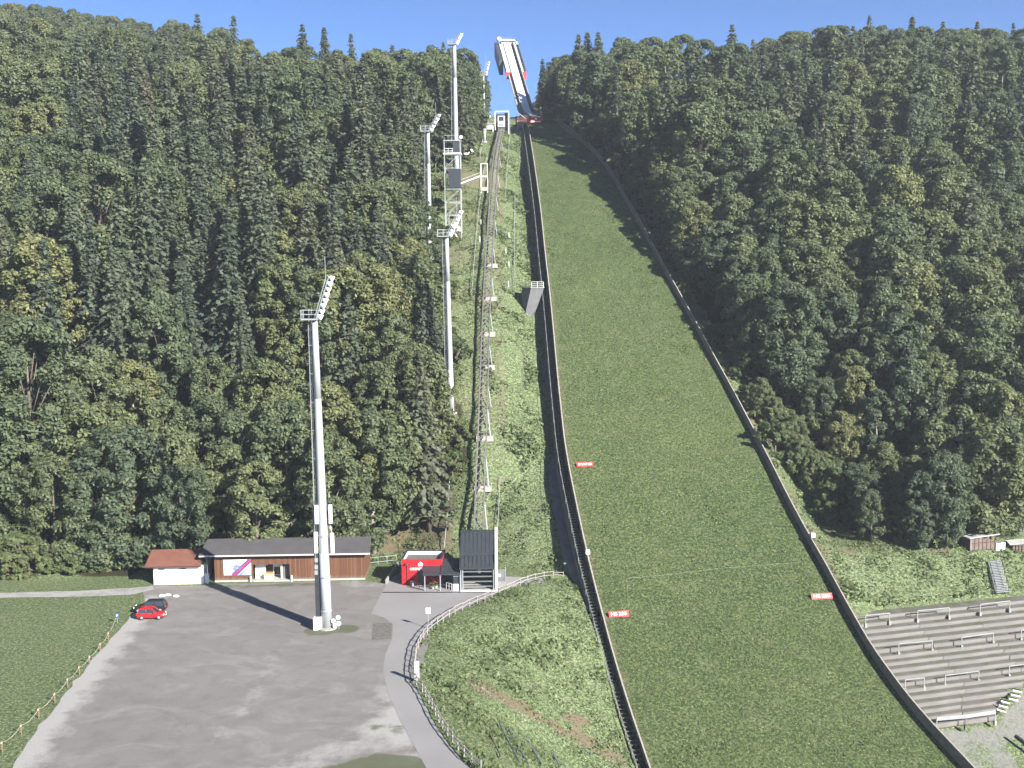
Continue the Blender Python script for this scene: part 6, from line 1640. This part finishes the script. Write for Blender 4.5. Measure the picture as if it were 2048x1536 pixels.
# ------------------------------------------------------------------ weeds on the banks and grass tufts on the slope
rg = np.random.default_rng(3)
def scatter(name, n, q0, q1, w0, w1, ok, size, per, mat, label, z0=.0, up=1.0, onhill=False):
    q = rg.uniform(q0, q1, n); w = rg.uniform(0, 1, n); lo, hi = w0(q), w1(q); w = lo + (hi - lo)*w
    x, y = xy(q, w); z = hill(q) if onhill else ground(x, y, under=False)
    px, py = projv(x, y, z); k = ok(x, y, z, q, w) & (px > -60) & (px < 2110) & (py < 1600) & (py > 100)
    x, y, z = x[k], y[k], z[k]; cl = .35 + 1.2*vnoise(x, y, 4.0, 21)*vnoise(x, y, 1.6, 22)*2
    C = np.repeat(np.stack([x, y, z + z0], 1), per, 0); s = np.repeat(size*cl, per) * rg.uniform(.55, 1.25, len(C))
    C = C + rg.normal(size=C.shape)*s[:, None]*np.array([.55, .55, .22]); C[:, 2] += s*.28
    Nn = unit(rg.normal(size=C.shape)*.55 + np.array([0, -.25, up])); K = kites(C, Nn, s, rg, 1.6, .3)
    o = link(name, mesh_kites(name, K.reshape(-1, 4, 3), mat), None, None, label=label, cat='ground cover', kind='stuff'); o.color = (.5, 0, 0, 1); return o
notflat = lambda x, y: ~poly_in(x, y, FLAT)
scatter('bank_weeds', 30000, 168, 318, lambda q: wL(q) - 34, lambda q: wL(q) - 2.6, lambda x, y, z, q, w: notflat(x, y) & (y > 166) & (vnoise(x, y, 5, 31) > .28), .28, 4, 'leaf_weed', 'dense green weeds on the bank along the lift track')
scatter('bank_grass', 26000, 92, 168, lambda q: wL(q) - 46, lambda q: wL(q) - 1.8, lambda x, y, z, q, w: notflat(x, y), .24, 3, 'leaf_weed', 'rough grass on the bank between path and stairs')
scatter('terrace_bank_grass', 26000, 145, 215, lambda q: wR(q) + .6, lambda q: wR(q) + 62, lambda x, y, z, q, w: (q - (w - wR(q))*math.tan(R_(7)) > 149.0) & ~((q - (w - wR(q))*math.tan(R_(7)) > 157.0) & (w > wR(q) + 28)), .24, 3, 'leaf_weed', 'rough grass on the bank above the spectator terrace')
scatter('slope_grass', 60000, 92, 326, lambda q: wL(q) + .3, lambda q: wR(q) - .3, lambda x, y, z, q, w: x == x, .11, 2, 'leaf_weed', 'short grass tufts on the landing slope', onhill=True)

# ------------------------------------------------------------------ thin morning haze
hm = bpy.data.materials.new('haze_air'); hm.use_nodes = True
hn = hm.node_tree
for n in list(hn.nodes):
    if n.type != 'OUTPUT_MATERIAL': hn.nodes.remove(n)
pv = hn.nodes.new('ShaderNodeVolumePrincipled')
pv.inputs['Color'].default_value = (.86, .92, 1.0, 1); pv.inputs['Density'].default_value = 0.00024; pv.inputs['Anisotropy'].default_value = .2
hn.links.new(pv.outputs[0], hn.nodes['Material Output'].inputs['Volume'])
MATS['haze_air'] = hm
link('haze', MB().box((0, 350, 67), (2400, 2300, 206)).mesh('haze'), 'haze_air', kind='stuff')
